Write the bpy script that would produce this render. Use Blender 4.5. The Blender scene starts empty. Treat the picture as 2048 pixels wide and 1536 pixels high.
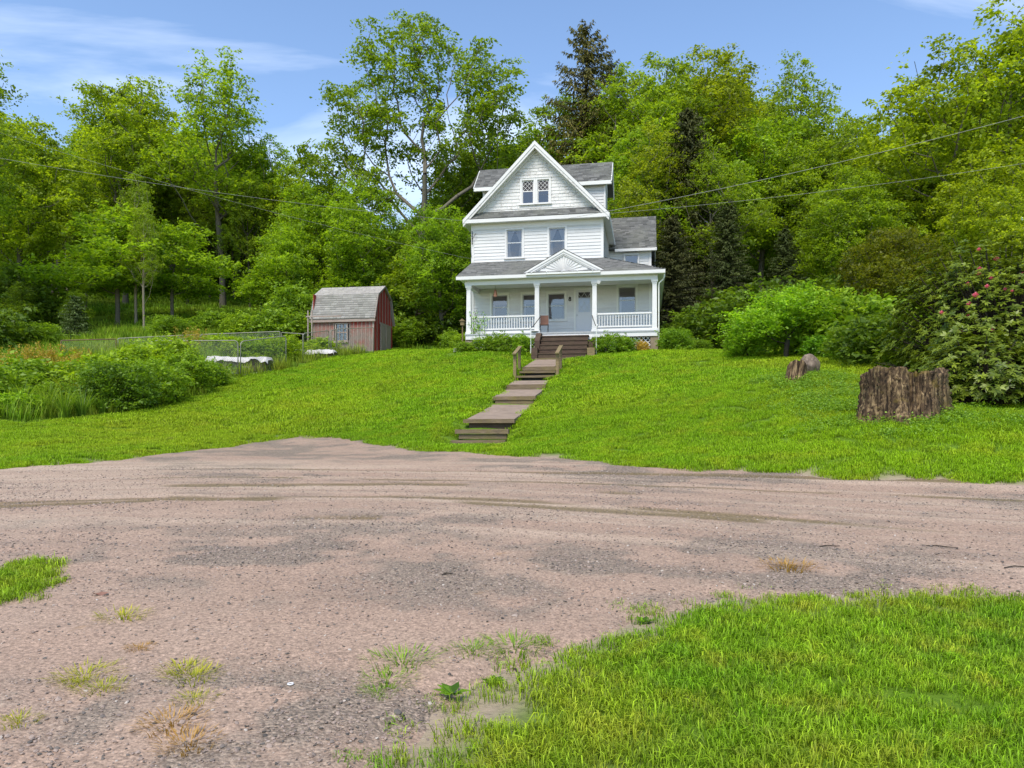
import bpy, math, random
import numpy as np
from mathutils import Vector, Matrix, Euler

random.seed(7)
RNG = np.random.default_rng(7)
R = math.radians
scene = bpy.context.scene
COL = scene.collection

# ------------------------------------------------------------------ camera, sky, sun, exposure
FPX, HV, EYE = 1483.0, 845.0, 1.6          # focal length in photo pixels, horizon row, eye height
cam_data = bpy.data.cameras.new('camera')
cam = bpy.data.objects.new('camera', cam_data)
COL.objects.link(cam)
cam.location = (0, 0, EYE)
cam.rotation_euler = (R(90), 0, 0)
cam_data.sensor_width = 36
cam_data.lens = 36 * FPX / 2048
cam_data.shift_y = (HV - 768) / 2048
cam_data.clip_end = 2000
scene.camera = cam

SUN_EL, SUN_AZ = R(56), R(200)             # azimuth clockwise from +Y: behind the camera, a little to its left
world = bpy.data.worlds.new('World')
scene.world = world
world.use_nodes = True
wn, wl = world.node_tree.nodes, world.node_tree.links
wn.clear()
w_out = wn.new('ShaderNodeOutputWorld')
w_bg = wn.new('ShaderNodeBackground')
w_bg.inputs['Strength'].default_value = 0.15
sky = wn.new('ShaderNodeTexSky')
sky.sky_type = 'NISHITA'
sky.sun_disc = False
sky.sun_elevation = SUN_EL
sky.sun_rotation = SUN_AZ
sky.altitude = 300
sky.air_density = 1.0
sky.dust_density = 0.2
sky.ozone_density = 2.6
tc = wn.new('ShaderNodeTexCoord')
sep = wn.new('ShaderNodeSeparateXYZ')
wl.new(tc.outputs['Generated'], sep.inputs[0])
zz = wn.new('ShaderNodeMath'); zz.operation = 'MAXIMUM'; zz.inputs[1].default_value = 0.0
wl.new(sep.outputs['Z'], zz.inputs[0])
za = wn.new('ShaderNodeMath'); za.operation = 'ADD'; za.inputs[1].default_value = 0.12
wl.new(zz.outputs[0], za.inputs[0])
dx = wn.new('ShaderNodeMath'); dx.operation = 'DIVIDE'
dy = wn.new('ShaderNodeMath'); dy.operation = 'DIVIDE'
wl.new(sep.outputs['X'], dx.inputs[0]); wl.new(za.outputs[0], dx.inputs[1])
wl.new(sep.outputs['Y'], dy.inputs[0]); wl.new(za.outputs[0], dy.inputs[1])
cmb = wn.new('ShaderNodeCombineXYZ')
wl.new(dx.outputs[0], cmb.inputs[0]); wl.new(dy.outputs[0], cmb.inputs[1])
mp = wn.new('ShaderNodeMapping')
mp.inputs['Location'].default_value = (2.15, 0.75, 0)
mp.inputs['Rotation'].default_value = (0, 0, R(12))
mp.inputs['Scale'].default_value = (0.42, 0.95, 1)
wl.new(cmb.outputs[0], mp.inputs['Vector'])
n1 = wn.new('ShaderNodeTexNoise'); n1.inputs['Scale'].default_value = 1.1
n1.inputs['Detail'].default_value = 7; n1.inputs['Roughness'].default_value = 0.55; n1.inputs['Distortion'].default_value = 0.9
wl.new(mp.outputs[0], n1.inputs['Vector'])
cr = wn.new('ShaderNodeValToRGB')
cr.color_ramp.elements[0].position = 0.53; cr.color_ramp.elements[0].color = (0, 0, 0, 1)
cr.color_ramp.elements[1].position = 0.78; cr.color_ramp.elements[1].color = (1, 1, 1, 1)
wl.new(n1.outputs['Fac'], cr.inputs[0])
cm = wn.new('ShaderNodeMath'); cm.operation = 'MULTIPLY'; cm.inputs[1].default_value = 0.6
wl.new(cr.outputs[0], cm.inputs[0])
mix = wn.new('ShaderNodeMix'); mix.data_type = 'RGBA'
wl.new(cm.outputs[0], mix.inputs['Factor'])
wl.new(sky.outputs[0], mix.inputs[6])
mix.inputs[7].default_value = (7.0, 7.4, 8.0, 1)
wl.new(mix.outputs[2], w_bg.inputs['Color'])
wl.new(w_bg.outputs[0], w_out.inputs[0])

sd = bpy.data.lights.new('sun', 'SUN')
sd.energy = 2.7
sd.angle = R(28)
sd.color = (1.0, 0.93, 0.82)
sun = bpy.data.objects.new('sun', sd)
COL.objects.link(sun)
sdir = Vector((math.sin(SUN_AZ) * math.cos(SUN_EL), math.cos(SUN_AZ) * math.cos(SUN_EL), math.sin(SUN_EL)))
sun.rotation_euler = sdir.to_track_quat('Z', 'Y').to_euler()
sun.location = sdir * 60

vs = scene.view_settings
vs.view_transform = 'Standard'; vs.look = 'None'; vs.gamma = 1.0; vs.use_curve_mapping = False
vs.exposure = 0.78
cy = scene.cycles
cy.use_denoising = True
cy.max_bounces = 7; cy.diffuse_bounces = 4; cy.glossy_bounces = 2; cy.transmission_bounces = 3
cy.transparent_max_bounces = 8
cy.caustics_reflective = False; cy.caustics_refractive = False
cy.sample_clamp_indirect = 4.0

# ------------------------------------------------------------------ helpers
def X_of(u, Y):
    return (u - 1024.0) / FPX * Y

def Z_of(v, Y):
    return EYE + (HV - v) / FPX * Y

def px(u, v, Y):
    return Vector((X_of(u, Y), Y, Z_of(v, Y)))

def tag(o, label=None, cat=None, group=None, kind=None):
    if label: o['label'] = label
    if cat: o['category'] = cat
    if group: o['group'] = group
    if kind: o['kind'] = kind
    return o

def empty(name, loc=(0, 0, 0), rz=0.0, label=None, cat=None, group=None, parent=None):
    o = bpy.data.objects.new(name, None)
    o.empty_display_size = 0.2
    COL.objects.link(o)
    o.location = loc
    o.rotation_euler = (0, 0, rz)
    if parent: o.parent = parent
    return tag(o, label, cat, group)

def link(name, me, mat=None, parent=None):
    o = bpy.data.objects.new(name, me)
    COL.objects.link(o)
    if mat is not None:
        if not me.materials: me.materials.append(mat)
        elif me.materials[0] is not mat:          # shared mesh, own material
            o.material_slots[0].link = 'OBJECT'
            o.material_slots[0].material = mat
    if parent: o.parent = parent
    return o

def copy_tree(o, parent=None):
    c = o.copy()
    COL.objects.link(c)
    c.parent = parent
    for ch in o.children:
        copy_tree(ch, c)
    return c

def mesh_np(name, V, F, attrs=None, smooth=False):
    """V (N,3), F (M,k) all faces with k corners."""
    V = np.asarray(V, dtype=np.float32); F = np.asarray(F, dtype=np.int32)
    me = bpy.data.meshes.new(name)
    me.vertices.add(len(V)); me.vertices.foreach_set('co', V.ravel())
    k = F.shape[1]
    me.loops.add(F.size); me.loops.foreach_set('vertex_index', F.ravel())
    me.polygons.add(len(F))
    me.polygons.foreach_set('loop_start', np.arange(0, F.size, k, dtype=np.int32))
    if smooth:
        me.polygons.foreach_set('use_smooth', np.ones(len(F), dtype=bool))
    for an, av in (attrs or {}).items():
        a = me.attributes.new(an, 'FLOAT', 'POINT')
        a.data.foreach_set('value', np.asarray(av, dtype=np.float32))
    me.update(calc_edges=True)
    return me

class MB:
    """collects shapes into one mesh"""
    def __init__(self): self.v = []; self.f = []
    def add(self, vs_, fs_):
        n = len(self.v)
        self.v += [tuple(p) for p in vs_]
        self.f += [tuple(i + n for i in f) for f in fs_]
        return self
    def hexa(self, p):      # 8 points: bottom 4 ccw, top 4 ccw
        return self.add(p, [(0, 3, 2, 1), (4, 5, 6, 7), (0, 1, 5, 4), (1, 2, 6, 5), (2, 3, 7, 6), (3, 0, 4, 7)])
    def box(self, x0, x1, y0, y1, z0, z1):
        return self.hexa([(x0, y0, z0), (x1, y0, z0), (x1, y1, z0), (x0, y1, z0), (x0, y0, z1), (x1, y0, z1), (x1, y1, z1), (x0, y1, z1)])
    def bar(self, a, b, w, h, up=(0, 0, 1)):
        a = Vector(a); b = Vector(b); d = (b - a).normalized(); up = Vector(up)
        s = d.cross(up)
        if s.length < 1e-4: s = d.cross(Vector((0, 1, 0)))
        s.normalize(); t = s.cross(d).normalized()
        s *= w / 2; t *= h / 2
        return self.hexa([a - s - t, a + s - t, b + s - t, b - s - t, a - s + t, a + s + t, b + s + t, b - s + t])
    def prism(self, poly, d):       # planar polygon (3d points) pushed along vector d
        n = len(poly); d = Vector(d); p = [Vector(q) for q in poly]
        vs_ = p + [q + d for q in p]
        fs_ = [tuple(range(n))[::-1], tuple(range(n, 2 * n))] + [(i, (i + 1) % n, n + (i + 1) % n, n + i) for i in range(n)]
        return self.add(vs_, fs_)
    def tube(self, pts, r, n=8, caps=True):
        pts = [Vector(p) for p in pts]
        rr = r if isinstance(r, (list, tuple)) else [r] * len(pts)
        base = len(self.v); ref = None
        for i, p in enumerate(pts):
            d = (pts[min(i + 1, len(pts) - 1)] - pts[max(i - 1, 0)]).normalized()
            if ref is None: ref = Vector((0, 0, 1)) if abs(d.z) < 0.9 else Vector((1, 0, 0))
            s = d.cross(ref).normalized(); t = s.cross(d).normalized(); ref = t
            for k in range(n):
                a = 2 * math.pi * k / n
                self.v.append(tuple(p + (s * math.cos(a) + t * math.sin(a)) * rr[i]))
        for i in range(len(pts) - 1):
            for k in range(n):
                a = base + i * n + k; b = base + i * n + (k + 1) % n
                self.f.append((a, b, b + n, a + n))
        if caps:
            self.f.append(tuple(base + k for k in range(n))[::-1])
            self.f.append(tuple(base + (len(pts) - 1) * n + k for k in range(n)))
        return self
    def lathe(self, c, prof, n=16):
        c = Vector(c); base = len(self.v)
        for r, z in prof:
            for k in range(n):
                a = 2 * math.pi * k / n
                self.v.append((c.x + r * math.cos(a), c.y + r * math.sin(a), c.z + z))
        for i in range(len(prof) - 1):
            for k in range(n):
                a = base + i * n + k; b = base + i * n + (k + 1) % n
                self.f.append((a, b, b + n, a + n))
        self.f.append(tuple(base + k for k in range(n))[::-1])
        self.f.append(tuple(base + (len(prof) - 1) * n + k for k in range(n)))
        return self
    def build(self, name, mat, parent=None, smooth=False):
        me = bpy.data.meshes.new(name)
        me.from_pydata(self.v, [], self.f)
        if smooth:
            for p in me.polygons: p.use_smooth = True
        me.update()
        return link(name, me, mat, parent)

# ------------------------------------------------------------------ numpy value noise
def _hash(ix, iy, seed):
    h = (ix.astype(np.int64) * 374761393 + iy.astype(np.int64) * 668265263 + seed * 1274126177) & 0x7fffffff
    h = ((h ^ (h >> 13)) * 1274126177) & 0x7fffffff
    return ((h ^ (h >> 16)) & 0xffff) / 65535.0

def vnoise(x, y, seed=0):
    x = np.asarray(x, float); y = np.asarray(y, float)
    ix = np.floor(x); iy = np.floor(y); fx = x - ix; fy = y - iy
    fx = fx * fx * (3 - 2 * fx); fy = fy * fy * (3 - 2 * fy)
    a = _hash(ix, iy, seed); b = _hash(ix + 1, iy, seed); c = _hash(ix, iy + 1, seed); d = _hash(ix + 1, iy + 1, seed)
    return (a * (1 - fx) + b * fx) * (1 - fy) + (c * (1 - fx) + d * fx) * fy

def fbm(x, y, seed=0, o=4):
    s = 0; a = 0.5; t = 0
    for i in range(o):
        s = s + a * vnoise(x * 2 ** i, y * 2 ** i, seed + i * 17); t += a; a *= 0.5
    return s / t

def smooth01(e0, e1, x):
    t = np.clip((x - e0) / (e1 - e0), 0, 1)
    return t * t * (3 - 2 * t)

# ------------------------------------------------------------------ terrain: a smooth sheet through surveyed points
CTRL = []
def road_z(y): return 0.052 * y
for x_ in (-40, -24, -12, -5, 1, 6, 12, 24, 40):
    for y_ in (-30, -14, 0, 5, 9):
        CTRL.append((x_, y_, road_z(y_) if y_ > 0 else 0.01 * y_))
for x_, y_ in ((-9.6, 13.9), (-16, 12.5), (-30, 11), (-8.1, 17.3), (-5.8, 21), (-4, 19.6), (-2.3, 18.2), (-1, 17.0), (1.1, 15.6), (3.1, 14), (5.5, 12.6), (7.9, 11.4), (13, 9.6)):
    CTRL.append((x_, y_, road_z(y_)))
for u, v, Y in ((955, 884, 19.6), (960, 850, 20.9), (985, 818, 23.6), (1020, 793, 25.2), (1060, 769, 28.4), (1092, 735, 31.0), (1110, 718, 33.2),
                (0, 850, 21), (-200, 850, 20), (200, 833, 23.5), (440, 775, 31), (600, 738, 35.5), (740, 713, 40.5), (780, 704, 44.5), (850, 702, 42), (690, 704, 44.5),
                (300, 735, 34), (100, 745, 32), (500, 700, 40), (-200, 745, 31),
                (100, 660, 45), (350, 650, 48), (560, 650, 50), (200, 597, 62), (450, 600, 62), (-250, 600, 58), (200, 545, 80), (500, 545, 82), (700, 640, 58), (800, 560, 80),
                (1310, 703, 34.3), (1400, 706, 33), (1570, 719, 28.5), (1720, 735, 24), (1600, 772, 20), (1790, 842, 15.6), (2048, 835, 15.5),
                (1900, 800, 18.5), (2048, 905, 13), (1500, 850, 17.5), (1250, 820, 21), (1250, 750, 28), (2100, 790, 19), (2400, 765, 22), (2700, 850, 17),
                (1500, 655, 45), (1800, 650, 44), (2150, 660, 42), (1700, 565, 70), (2048, 565, 62), (1300, 600, 65)):
    CTRL.append((X_of(u, Y), Y, Z_of(v, Y)))
HYAW = math.atan(272 / 1483.0)
HC, HS = math.cos(HYAW), math.sin(HYAW)
HO = (-2.0613, 38.2109)
def house_xy(a, b): return (HO[0] + a * HC + b * HS, HO[1] - a * HS + b * HC)
for a_, b_, z_ in ((0.2, -2.6, 5.0), (9.4, -2.6, 4.87), (4.5, -4.3, 4.5), (0, 5, 5.3), (9.5, 5, 5.3), (4.5, 11, 6.3), (-3, 0, 5.25), (13, 2, 5.1)):
    CTRL.append((*house_xy(a_, b_), z_))
for x_, y_, z_ in ((-90, 30, 4), (-90, 70, 14), (90, 20, 4), (90, 60, 12), (-60, 112, 32), (0, 115, 32), (60, 112, 33), (-150, 130, 32), (150, 130, 32), (0, 220, 22), (-150, 220, 22), (150, 220, 22), (-150, 0, 0), (150, 0, 0), (-150, -60, -2), (150, -60, -2), (0, -80, -2)):
    CTRL.append((x_, y_, z_))
CT = np.array(CTRL, float)
def _tps(r2): return 0.5 * r2 * np.log(np.maximum(r2, 1e-9))
_S = 10.0
_q = CT[:, :2] / _S
_K = _tps(((_q[:, None] - _q[None]) ** 2).sum(-1)) + np.eye(len(_q)) * 0.02
_Pm = np.hstack([np.ones((len(_q), 1)), _q])
_A = np.block([[_K, _Pm], [_Pm.T, np.zeros((3, 3))]])
_W = np.linalg.solve(_A, np.concatenate([CT[:, 2], np.zeros(3)]))
def ground(x, y):
    x = np.atleast_1d(np.asarray(x, float)); y = np.atleast_1d(np.asarray(y, float))
    shp = x.shape; x = x.ravel(); y = y.ravel(); out = np.empty(len(x))
    for i in range(0, len(x), 20000):
        q = np.stack([x[i:i + 20000], y[i:i + 20000]], 1) / _S
        K = _tps(((q[:, None] - _q[None]) ** 2).sum(-1))
        out[i:i + 20000] = K @ _W[:-3] + _W[-3] + q @ _W[-2:]
    return out.reshape(shp)
def gz(x, y): return float(ground(x, y)[0])
def on_ground(u, Y, dz=0.0):
    x = X_of(u, Y); return Vector((x, Y, gz(x, Y) + dz))

# gravel outline and signed distance (negative inside)
ROAD = np.array([(40, -3), (30, 1.5), (20, 5.6), (13, 9.0), (7.9, 11.5), (5.5, 12.6), (3.1, 14.0), (1.1, 15.7), (-1.0, 17.2), (-2.6, 18.3), (-4.0, 19.9),
                 (-5.0, 21.3), (-6.2, 21.4), (-7.1, 20.0), (-8.0, 17.4), (-8.5, 15.2), (-9.6, 13.9), (-16, 12.7), (-26, 11.5), (-45, 10), (-45, -14), (-2, -14), (-0.95, 1.0),
                 (-0.45, 3.1), (-0.3, 3.8), (0.25, 4.4), (0.62, 4.95), (1.45, 5.55), (2.6, 5.75), (3.9, 5.6), (8, 4.6), (14, 1.6), (24, -4), (40, -12)], float)
def sdf(x, y, poly=ROAD):
    x = np.asarray(x, float); y = np.asarray(y, float)
    d = np.full(x.shape, 1e9); ins = np.zeros(x.shape, bool)
    n = len(poly)
    for i in range(n):
        ax, ay = poly[i]; bx, by = poly[(i + 1) % n]
        ex, ey = bx - ax, by - ay
        t = np.clip(((x - ax) * ex + (y - ay) * ey) / (ex * ex + ey * ey), 0, 1)
        d = np.minimum(d, (x - ax - t * ex) ** 2 + (y - ay - t * ey) ** 2)
        c = ((ay > y) != (by > y)) & (x < (bx - ax) * (y - ay) / (by - ay + 1e-12) + ax)
        ins ^= c
    return np.sqrt(d) * np.where(ins, -1, 1)
def road_sd(x, y):
    s = sdf(x, y)
    near = smooth01(12, 4, np.hypot(x, y))
    return s + (fbm(np.asarray(x) * 0.9, np.asarray(y) * 0.9, 5) - 0.5) * (0.75 - 0.40 * near) + (fbm(np.asarray(x) * 4.5, np.asarray(y) * 4.5, 9) - 0.5) * 0.3
def ruts(U, W):
    m = np.zeros(U.shape)
    for c, wd, sd_, th in ((-2.3, .09, 62, .40), (.35, .11, 64, .36), (2.1, .13, 66, .38)):
        for off, k in ((0, 1.0), (1.45, .8)):
            cc = c + off + (fbm(U * .10, U * 0 + sd_, sd_, 3) - .5) * 1.3
            w_ = wd * (.5 + 1.5 * fbm(U * .6, U * 0 + sd_ + off, sd_ + 3, 3))
            m = np.maximum(m, k * np.exp(-((W - cc) / w_) ** 2) * smooth01(th, th + .16, fbm(U * .30, U * 0 + sd_ * 3 + off, sd_ + 7, 3)))
    return m
CENTER = np.array([(45, -6), (25, 2.2), (14, 6.2), (8, 8.6), (3, 10.8), (-1, 12.0), (-5, 12.2), (-10, 11.2), (-20, 9.6), (-45, 8)], float)
def road_uv(x, y):
    best = np.full(x.shape, 1e9); U = np.zeros(x.shape); V = np.zeros(x.shape); acc = 0
    for i in range(len(CENTER) - 1):
        ax, ay = CENTER[i]; bx, by = CENTER[i + 1]; ex, ey = bx - ax, by - ay; L = math.hypot(ex, ey)
        t = np.clip(((x - ax) * ex + (y - ay) * ey) / (L * L), 0, 1)
        qx = x - ax - t * ex; qy = y - ay - t * ey; d = np.hypot(qx, qy)
        m = d < best
        best = np.where(m, d, best); U = np.where(m, acc + t * L, U); V = np.where(m, d * np.sign(ex * qy - ey * qx), V)
        acc += L
    return U, V

# ------------------------------------------------------------------ materials (all procedural)
class NT:
    def __init__(self, name):
        self.m = bpy.data.materials.new(name); self.m.use_nodes = True
        self.n = self.m.node_tree.nodes; self.l = self.m.node_tree.links
        self.n.clear()
        self.out = self.n.new('ShaderNodeOutputMaterial')
    def node(self, t, **kw):
        nd = self.n.new(t)
        for k, v in kw.items(): setattr(nd, k, v)
        return nd
    def put(self, sock, val):
        if hasattr(val, 'is_output') or isinstance(val, bpy.types.NodeSocket): self.l.new(val, sock)
        else: sock.default_value = val
    def pos(self): return self.node('ShaderNodeNewGeometry').outputs['Position']
    def obj(self): return self.node('ShaderNodeTexCoord').outputs['Object']
    def mapping(self, vec, scale=(1, 1, 1), rot=(0, 0, 0), loc=(0, 0, 0)):
        m = self.node('ShaderNodeMapping')
        self.put(m.inputs['Vector'], vec); m.inputs['Scale'].default_value = scale; m.inputs['Rotation'].default_value = rot; m.inputs['Location'].default_value = loc
        return m.outputs[0]
    def noise(self, vec, scale, detail=3, rough=0.55, dist=0.0):
        t = self.node('ShaderNodeTexNoise')
        self.put(t.inputs['Vector'], vec); t.inputs['Scale'].default_value = scale; t.inputs['Detail'].default_value = detail
        t.inputs['Roughness'].default_value = rough; t.inputs['Distortion'].default_value = dist
        return t.outputs['Fac']
    def voro(self, vec, scale, out='Distance', feature='F1'):
        t = self.node('ShaderNodeTexVoronoi', feature=feature)
        self.put(t.inputs['Vector'], vec); t.inputs['Scale'].default_value = scale
        return t.outputs[out]
    def ramp(self, fac, stops, interp='LINEAR'):
        r = self.node('ShaderNodeValToRGB'); r.color_ramp.interpolation = interp
        e = r.color_ramp.elements
        while len(e) < len(stops): e.new(0.5)
        for k, (p, c) in enumerate(stops):
            e[k].position = p; e[k].color = (c[0], c[1], c[2], 1) if hasattr(c, '__len__') else (c, c, c, 1)
        self.put(r.inputs[0], fac)
        return r.outputs[0]
    def mix(self, fac, a, b, blend='MIX'):
        m = self.node('ShaderNodeMix', data_type='RGBA', blend_type=blend)
        self.put(m.inputs['Factor'], fac)
        for s, v in ((m.inputs[6], a), (m.inputs[7], b)):
            self.put(s, v if not isinstance(v, tuple) else (v[0], v[1], v[2], 1))
        return m.outputs[2]
    def math(self, op, a, b=0.0):
        m = self.node('ShaderNodeMath', operation=op); self.put(m.inputs[0], a); self.put(m.inputs[1], b)
        return m.outputs[0]
    def attr(self, name): return self.node('ShaderNodeAttribute', attribute_name=name).outputs['Fac']
    def objcol(self): return self.node('ShaderNodeObjectInfo').outputs['Color']
    def objrand(self): return self.node('ShaderNodeObjectInfo').outputs['Random']
    def bump(self, h, strength=0.5, dist=0.02):
        b = self.node('ShaderNodeBump'); b.inputs['Strength'].default_value = strength; b.inputs['Distance'].default_value = dist
        self.put(b.inputs['Height'], h)
        return b.outputs[0]
    def bsdf(self, color, rough=0.7, spec=0.5, metal=0.0, normal=None, **kw):
        b = self.node('ShaderNodeBsdfPrincipled')
        self.put(b.inputs['Base Color'], color if not isinstance(color, tuple) else (color[0], color[1], color[2], 1))
        self.put(b.inputs['Roughness'], rough); self.put(b.inputs['Metallic'], metal)
        self.put(b.inputs['Specular IOR Level'], spec)
        if normal is not None: self.l.new(normal, b.inputs['Normal'])
        for k, v in kw.items(): self.put(b.inputs[k], v)
        return b.outputs[0]
    def done(self, shader):
        self.l.new(shader, self.out.inputs['Surface']); return self.m

def leaf_mat(name, dark, light, trans=0.4, rough=0.5, spec=0.35, obj_tint=True):
    t = NT(name)
    tint = t.attr('tint')
    c = t.ramp(tint, [(0.0, dark), (0.55, tuple((a + b) / 2 for a, b in zip(dark, light))), (1.0, light)])
    if obj_tint: c = t.mix(1.0, c, t.objcol(), 'MULTIPLY')
    d = t.bsdf(c, rough, spec)
    tr = t.node('ShaderNodeBsdfTranslucent')
    ct = t.mix(1.0, c, (1.5, 1.5, 0.6), 'MULTIPLY')
    t.put(tr.inputs['Color'], ct)
    ms = t.node('ShaderNodeMixShader'); ms.inputs[0].default_value = trans
    t.l.new(d, ms.inputs[1]); t.l.new(tr.outputs[0], ms.inputs[2])
    return t.done(ms.outputs[0])

def simple(name, color, rough=0.6, spec=0.4, metal=0.0, var=0.15, scale=6.0, bump=0.0):
    t = NT(name); v = t.obj()
    n = t.noise(v, scale, 4)
    lo = tuple(c * (1 - var) for c in color); hi = tuple(min(1, c * (1 + var)) for c in color)
    c = t.mix(n, lo, hi)
    return t.done(t.bsdf(c, rough, spec, metal, t.bump(n, bump, 0.01) if bump else None))

M = {}
# foliage: base colours, tinted per tree through the object colour
M['leaf'] = leaf_mat('leaf_green', (0.10, 0.157, 0.011), (0.405, 0.525, 0.033), 0.52)
M['leaf_shrub'] = leaf_mat('leaf_shrub', (0.085, 0.155, 0.012), (0.33, 0.47, 0.034), 0.42)
M['leaf_gloss'] = leaf_mat('leaf_leathery', (0.045, 0.085, 0.010), (0.24, 0.33, 0.04), 0.25, 0.4, 0.35)
M['needle'] = leaf_mat('conifer_needle', (0.034, 0.046, 0.014), (0.135, 0.15, 0.042), 0.18, 0.6, 0.25)
M['blade'] = leaf_mat('long_blade', (0.08, 0.16, 0.014), (0.34, 0.46, 0.05), 0.4)
M['dry'] = leaf_mat('dry_straw', (0.30, 0.16, 0.035), (0.60, 0.38, 0.11), 0.3)
M['yellowbloom'] = leaf_mat('yellow_bloom', (0.42, 0.28, 0.03), (0.75, 0.55, 0.10), 0.3)
M['plume'] = leaf_mat('orange_plume', (0.30, 0.22, 0.025), (0.58, 0.42, 0.06), 0.35)

def grass_mat(name, green, light, yellow, scale=0.35, yel=0.5):
    t = NT(name); p = t.pos()
    n = t.noise(p, scale, 4, 0.6)
    n2 = t.noise(p, scale * 5.0, 3, 0.6)
    c = t.mix(t.ramp(n, [(0.38, 0.0), (0.66, 1.0)]), green, light)
    c = t.mix(t.math('MULTIPLY', t.ramp(n2, [(0.48, 0.0), (0.72, 1.0)]), yel), c, yellow)
    n3 = t.noise(p, scale * 2.3, 4, 0.65, 0.6)
    c = t.mix(t.ramp(n3, [(0.52, 0.0), (0.72, 0.55)]), c, tuple(q * 0.72 for q in green))
    n5 = t.noise(p, scale * 0.55, 3, 0.5)
    c = t.mix(t.math('MULTIPLY', t.ramp(n5, [(0.48, 0.0), (0.66, 0.8)]), yel), c, yellow)
    n4 = t.noise(p, scale * 9.0, 3, 0.6)
    c = t.mix(t.ramp(n4, [(0.60, 0.0), (0.78, 0.45)]), c, (0.34, 0.27, 0.07))
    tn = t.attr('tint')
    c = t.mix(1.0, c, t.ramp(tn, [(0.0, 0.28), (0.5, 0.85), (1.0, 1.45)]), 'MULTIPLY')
    d = t.bsdf(c, 0.55, 0.25)
    tr = t.node('ShaderNodeBsdfTranslucent'); t.put(tr.inputs['Color'], c)
    ms = t.node('ShaderNodeMixShader'); ms.inputs[0].default_value = 0.35
    t.l.new(d, ms.inputs[1]); t.l.new(tr.outputs[0], ms.inputs[2])
    return t.done(ms.outputs[0])
M['lawn'] = grass_mat('lawn_blades', (0.25, 0.455, 0.006), (0.355, 0.57, 0.008), (0.54, 0.56, 0.022), 0.22, 0.48)
M['turf'] = grass_mat('turf_blades', (0.21, 0.42, 0.010), (0.335, 0.55, 0.014), (0.56, 0.52, 0.04), 0.75, 0.58)
M['meadow'] = grass_mat('meadow_blades', (0.16, 0.32, 0.012), (0.33, 0.50, 0.02), (0.52, 0.50, 0.05), 0.3, 0.6)

t = NT('soil_and_grass'); p_ = t.pos()
n_ = t.noise(p_, 0.25, 5, 0.6); n2_ = t.noise(p_, 9, 4, 0.6)
c_ = t.mix(t.ramp(n_, [(0.35, 0.0), (0.65, 1.0)]), (0.075, 0.165, 0.008), (0.125, 0.235, 0.010))
c_ = t.mix(t.math('MULTIPLY', n2_, 0.5), c_, (0.075, 0.06, 0.03))
c_ = t.mix(t.math('MULTIPLY', t.attr('soil'), 0.85), c_, t.mix(n2_, (0.26, 0.19, 0.14), (0.44, 0.33, 0.26)))
M['ground'] = t.done(t.bsdf(c_, 0.9, 0.1, 0.0, t.bump(n2_, 0.8, 0.05)))

t = NT('wet_gravel')
uvn = t.node('ShaderNodeUVMap'); uv = uvn.outputs[0]; p_ = t.pos()
big = t.noise(p_, 0.42, 5, 0.6, 0.3)
mid = t.noise(p_, 2.3, 5, 0.65)
fine = t.noise(p_, 38, 4, 0.7)
vor = t.voro(p_, 52, 'Color'); vd = t.voro(p_, 52)
vor2 = t.voro(p_, 75, 'Color')
clay = t.mix(t.noise(p_, 0.8, 4, 0.6), (0.30, 0.195, 0.138), (0.375, 0.267, 0.193))
grey = t.mix(vor2, (0.10, 0.082, 0.062), (0.30, 0.24, 0.18))
gf = t.attr('gravel')
gfm = t.math('ADD', t.math('ADD', t.math('MULTIPLY', gf, 0.75), t.math('MULTIPLY', t.math('SUBTRACT', mid, 0.5), 1.5)), t.math('MULTIPLY', t.math('SUBTRACT', fine, 0.5), 0.9))
c_ = t.mix(t.ramp(gfm, [(0.20, 0.0), (0.62, 0.75)]), clay, grey)
# pale tyre-washed bands and greenish silt along the direction of travel
band = t.noise(t.mapping(uv, (0.10, 1.5, 1)), 1.0, 5, 0.6)
trk = t.attr('track')
c_ = t.mix(t.math('MULTIPLY', t.ramp(band, [(0.46, 0.0), (0.64, 0.8)]), trk), c_, (0.46, 0.345, 0.25))
silt = t.noise(t.mapping(uv, (0.16, 2.6, 1), (0, 0, 0), (7, 3, 0)), 1.0, 4, 0.6)
c_ = t.mix(t.math('MULTIPLY', t.ramp(t.math('ADD', t.attr('rut'), t.math('MULTIPLY', t.math('SUBTRACT', silt, 0.5), 1.2)), [(0.22, 0.0), (0.70, 0.85)]), 1.0), c_, (0.15, 0.108, 0.045))
# pebble speckle
c_ = t.mix(t.ramp(t.math('ADD', t.math('MULTIPLY', gf, 0.5), 0.15), [(0, 0.0), (1, 0.8)]), c_, t.mix(1.0, c_, t.ramp(vor, [(0.0, 0.45), (0.5, 0.95), (1.0, 1.5)]), 'MULTIPLY'))
c_ = t.mix(0.8, c_, t.mix(1.0, c_, t.ramp(fine, [(0.32, 0.45), (0.66, 1.45)]), 'MULTIPLY'))
v3 = t.voro(p_, 120, 'Color')
c_ = t.mix(0.55, c_, t.mix(1.0, c_, t.ramp(v3, [(0.0, 0.4), (0.35, 0.95), (1.0, 1.4)]), 'MULTIPLY'))
# rusty leaf litter spots
rust = t.noise(p_, 1.7, 4, 0.7, 0.5)
c_ = t.mix(t.ramp(rust, [(0.66, 0.0), (0.76, 0.45)]), c_, (0.40, 0.22, 0.08))
hgt = t.math('ADD', t.math('MULTIPLY', t.math('SUBTRACT', 1.0, vd), t.math('ADD', t.math('MULTIPLY', gf, 1.2), 0.25)), t.math('MULTIPLY', fine, 0.7))
M['gravel'] = t.done(t.bsdf(c_, t.ramp(band, [(0.4, 0.75), (0.75, 0.5)]), 0.35, 0.0, t.bump(hgt, 0.55, 0.02)))

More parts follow.
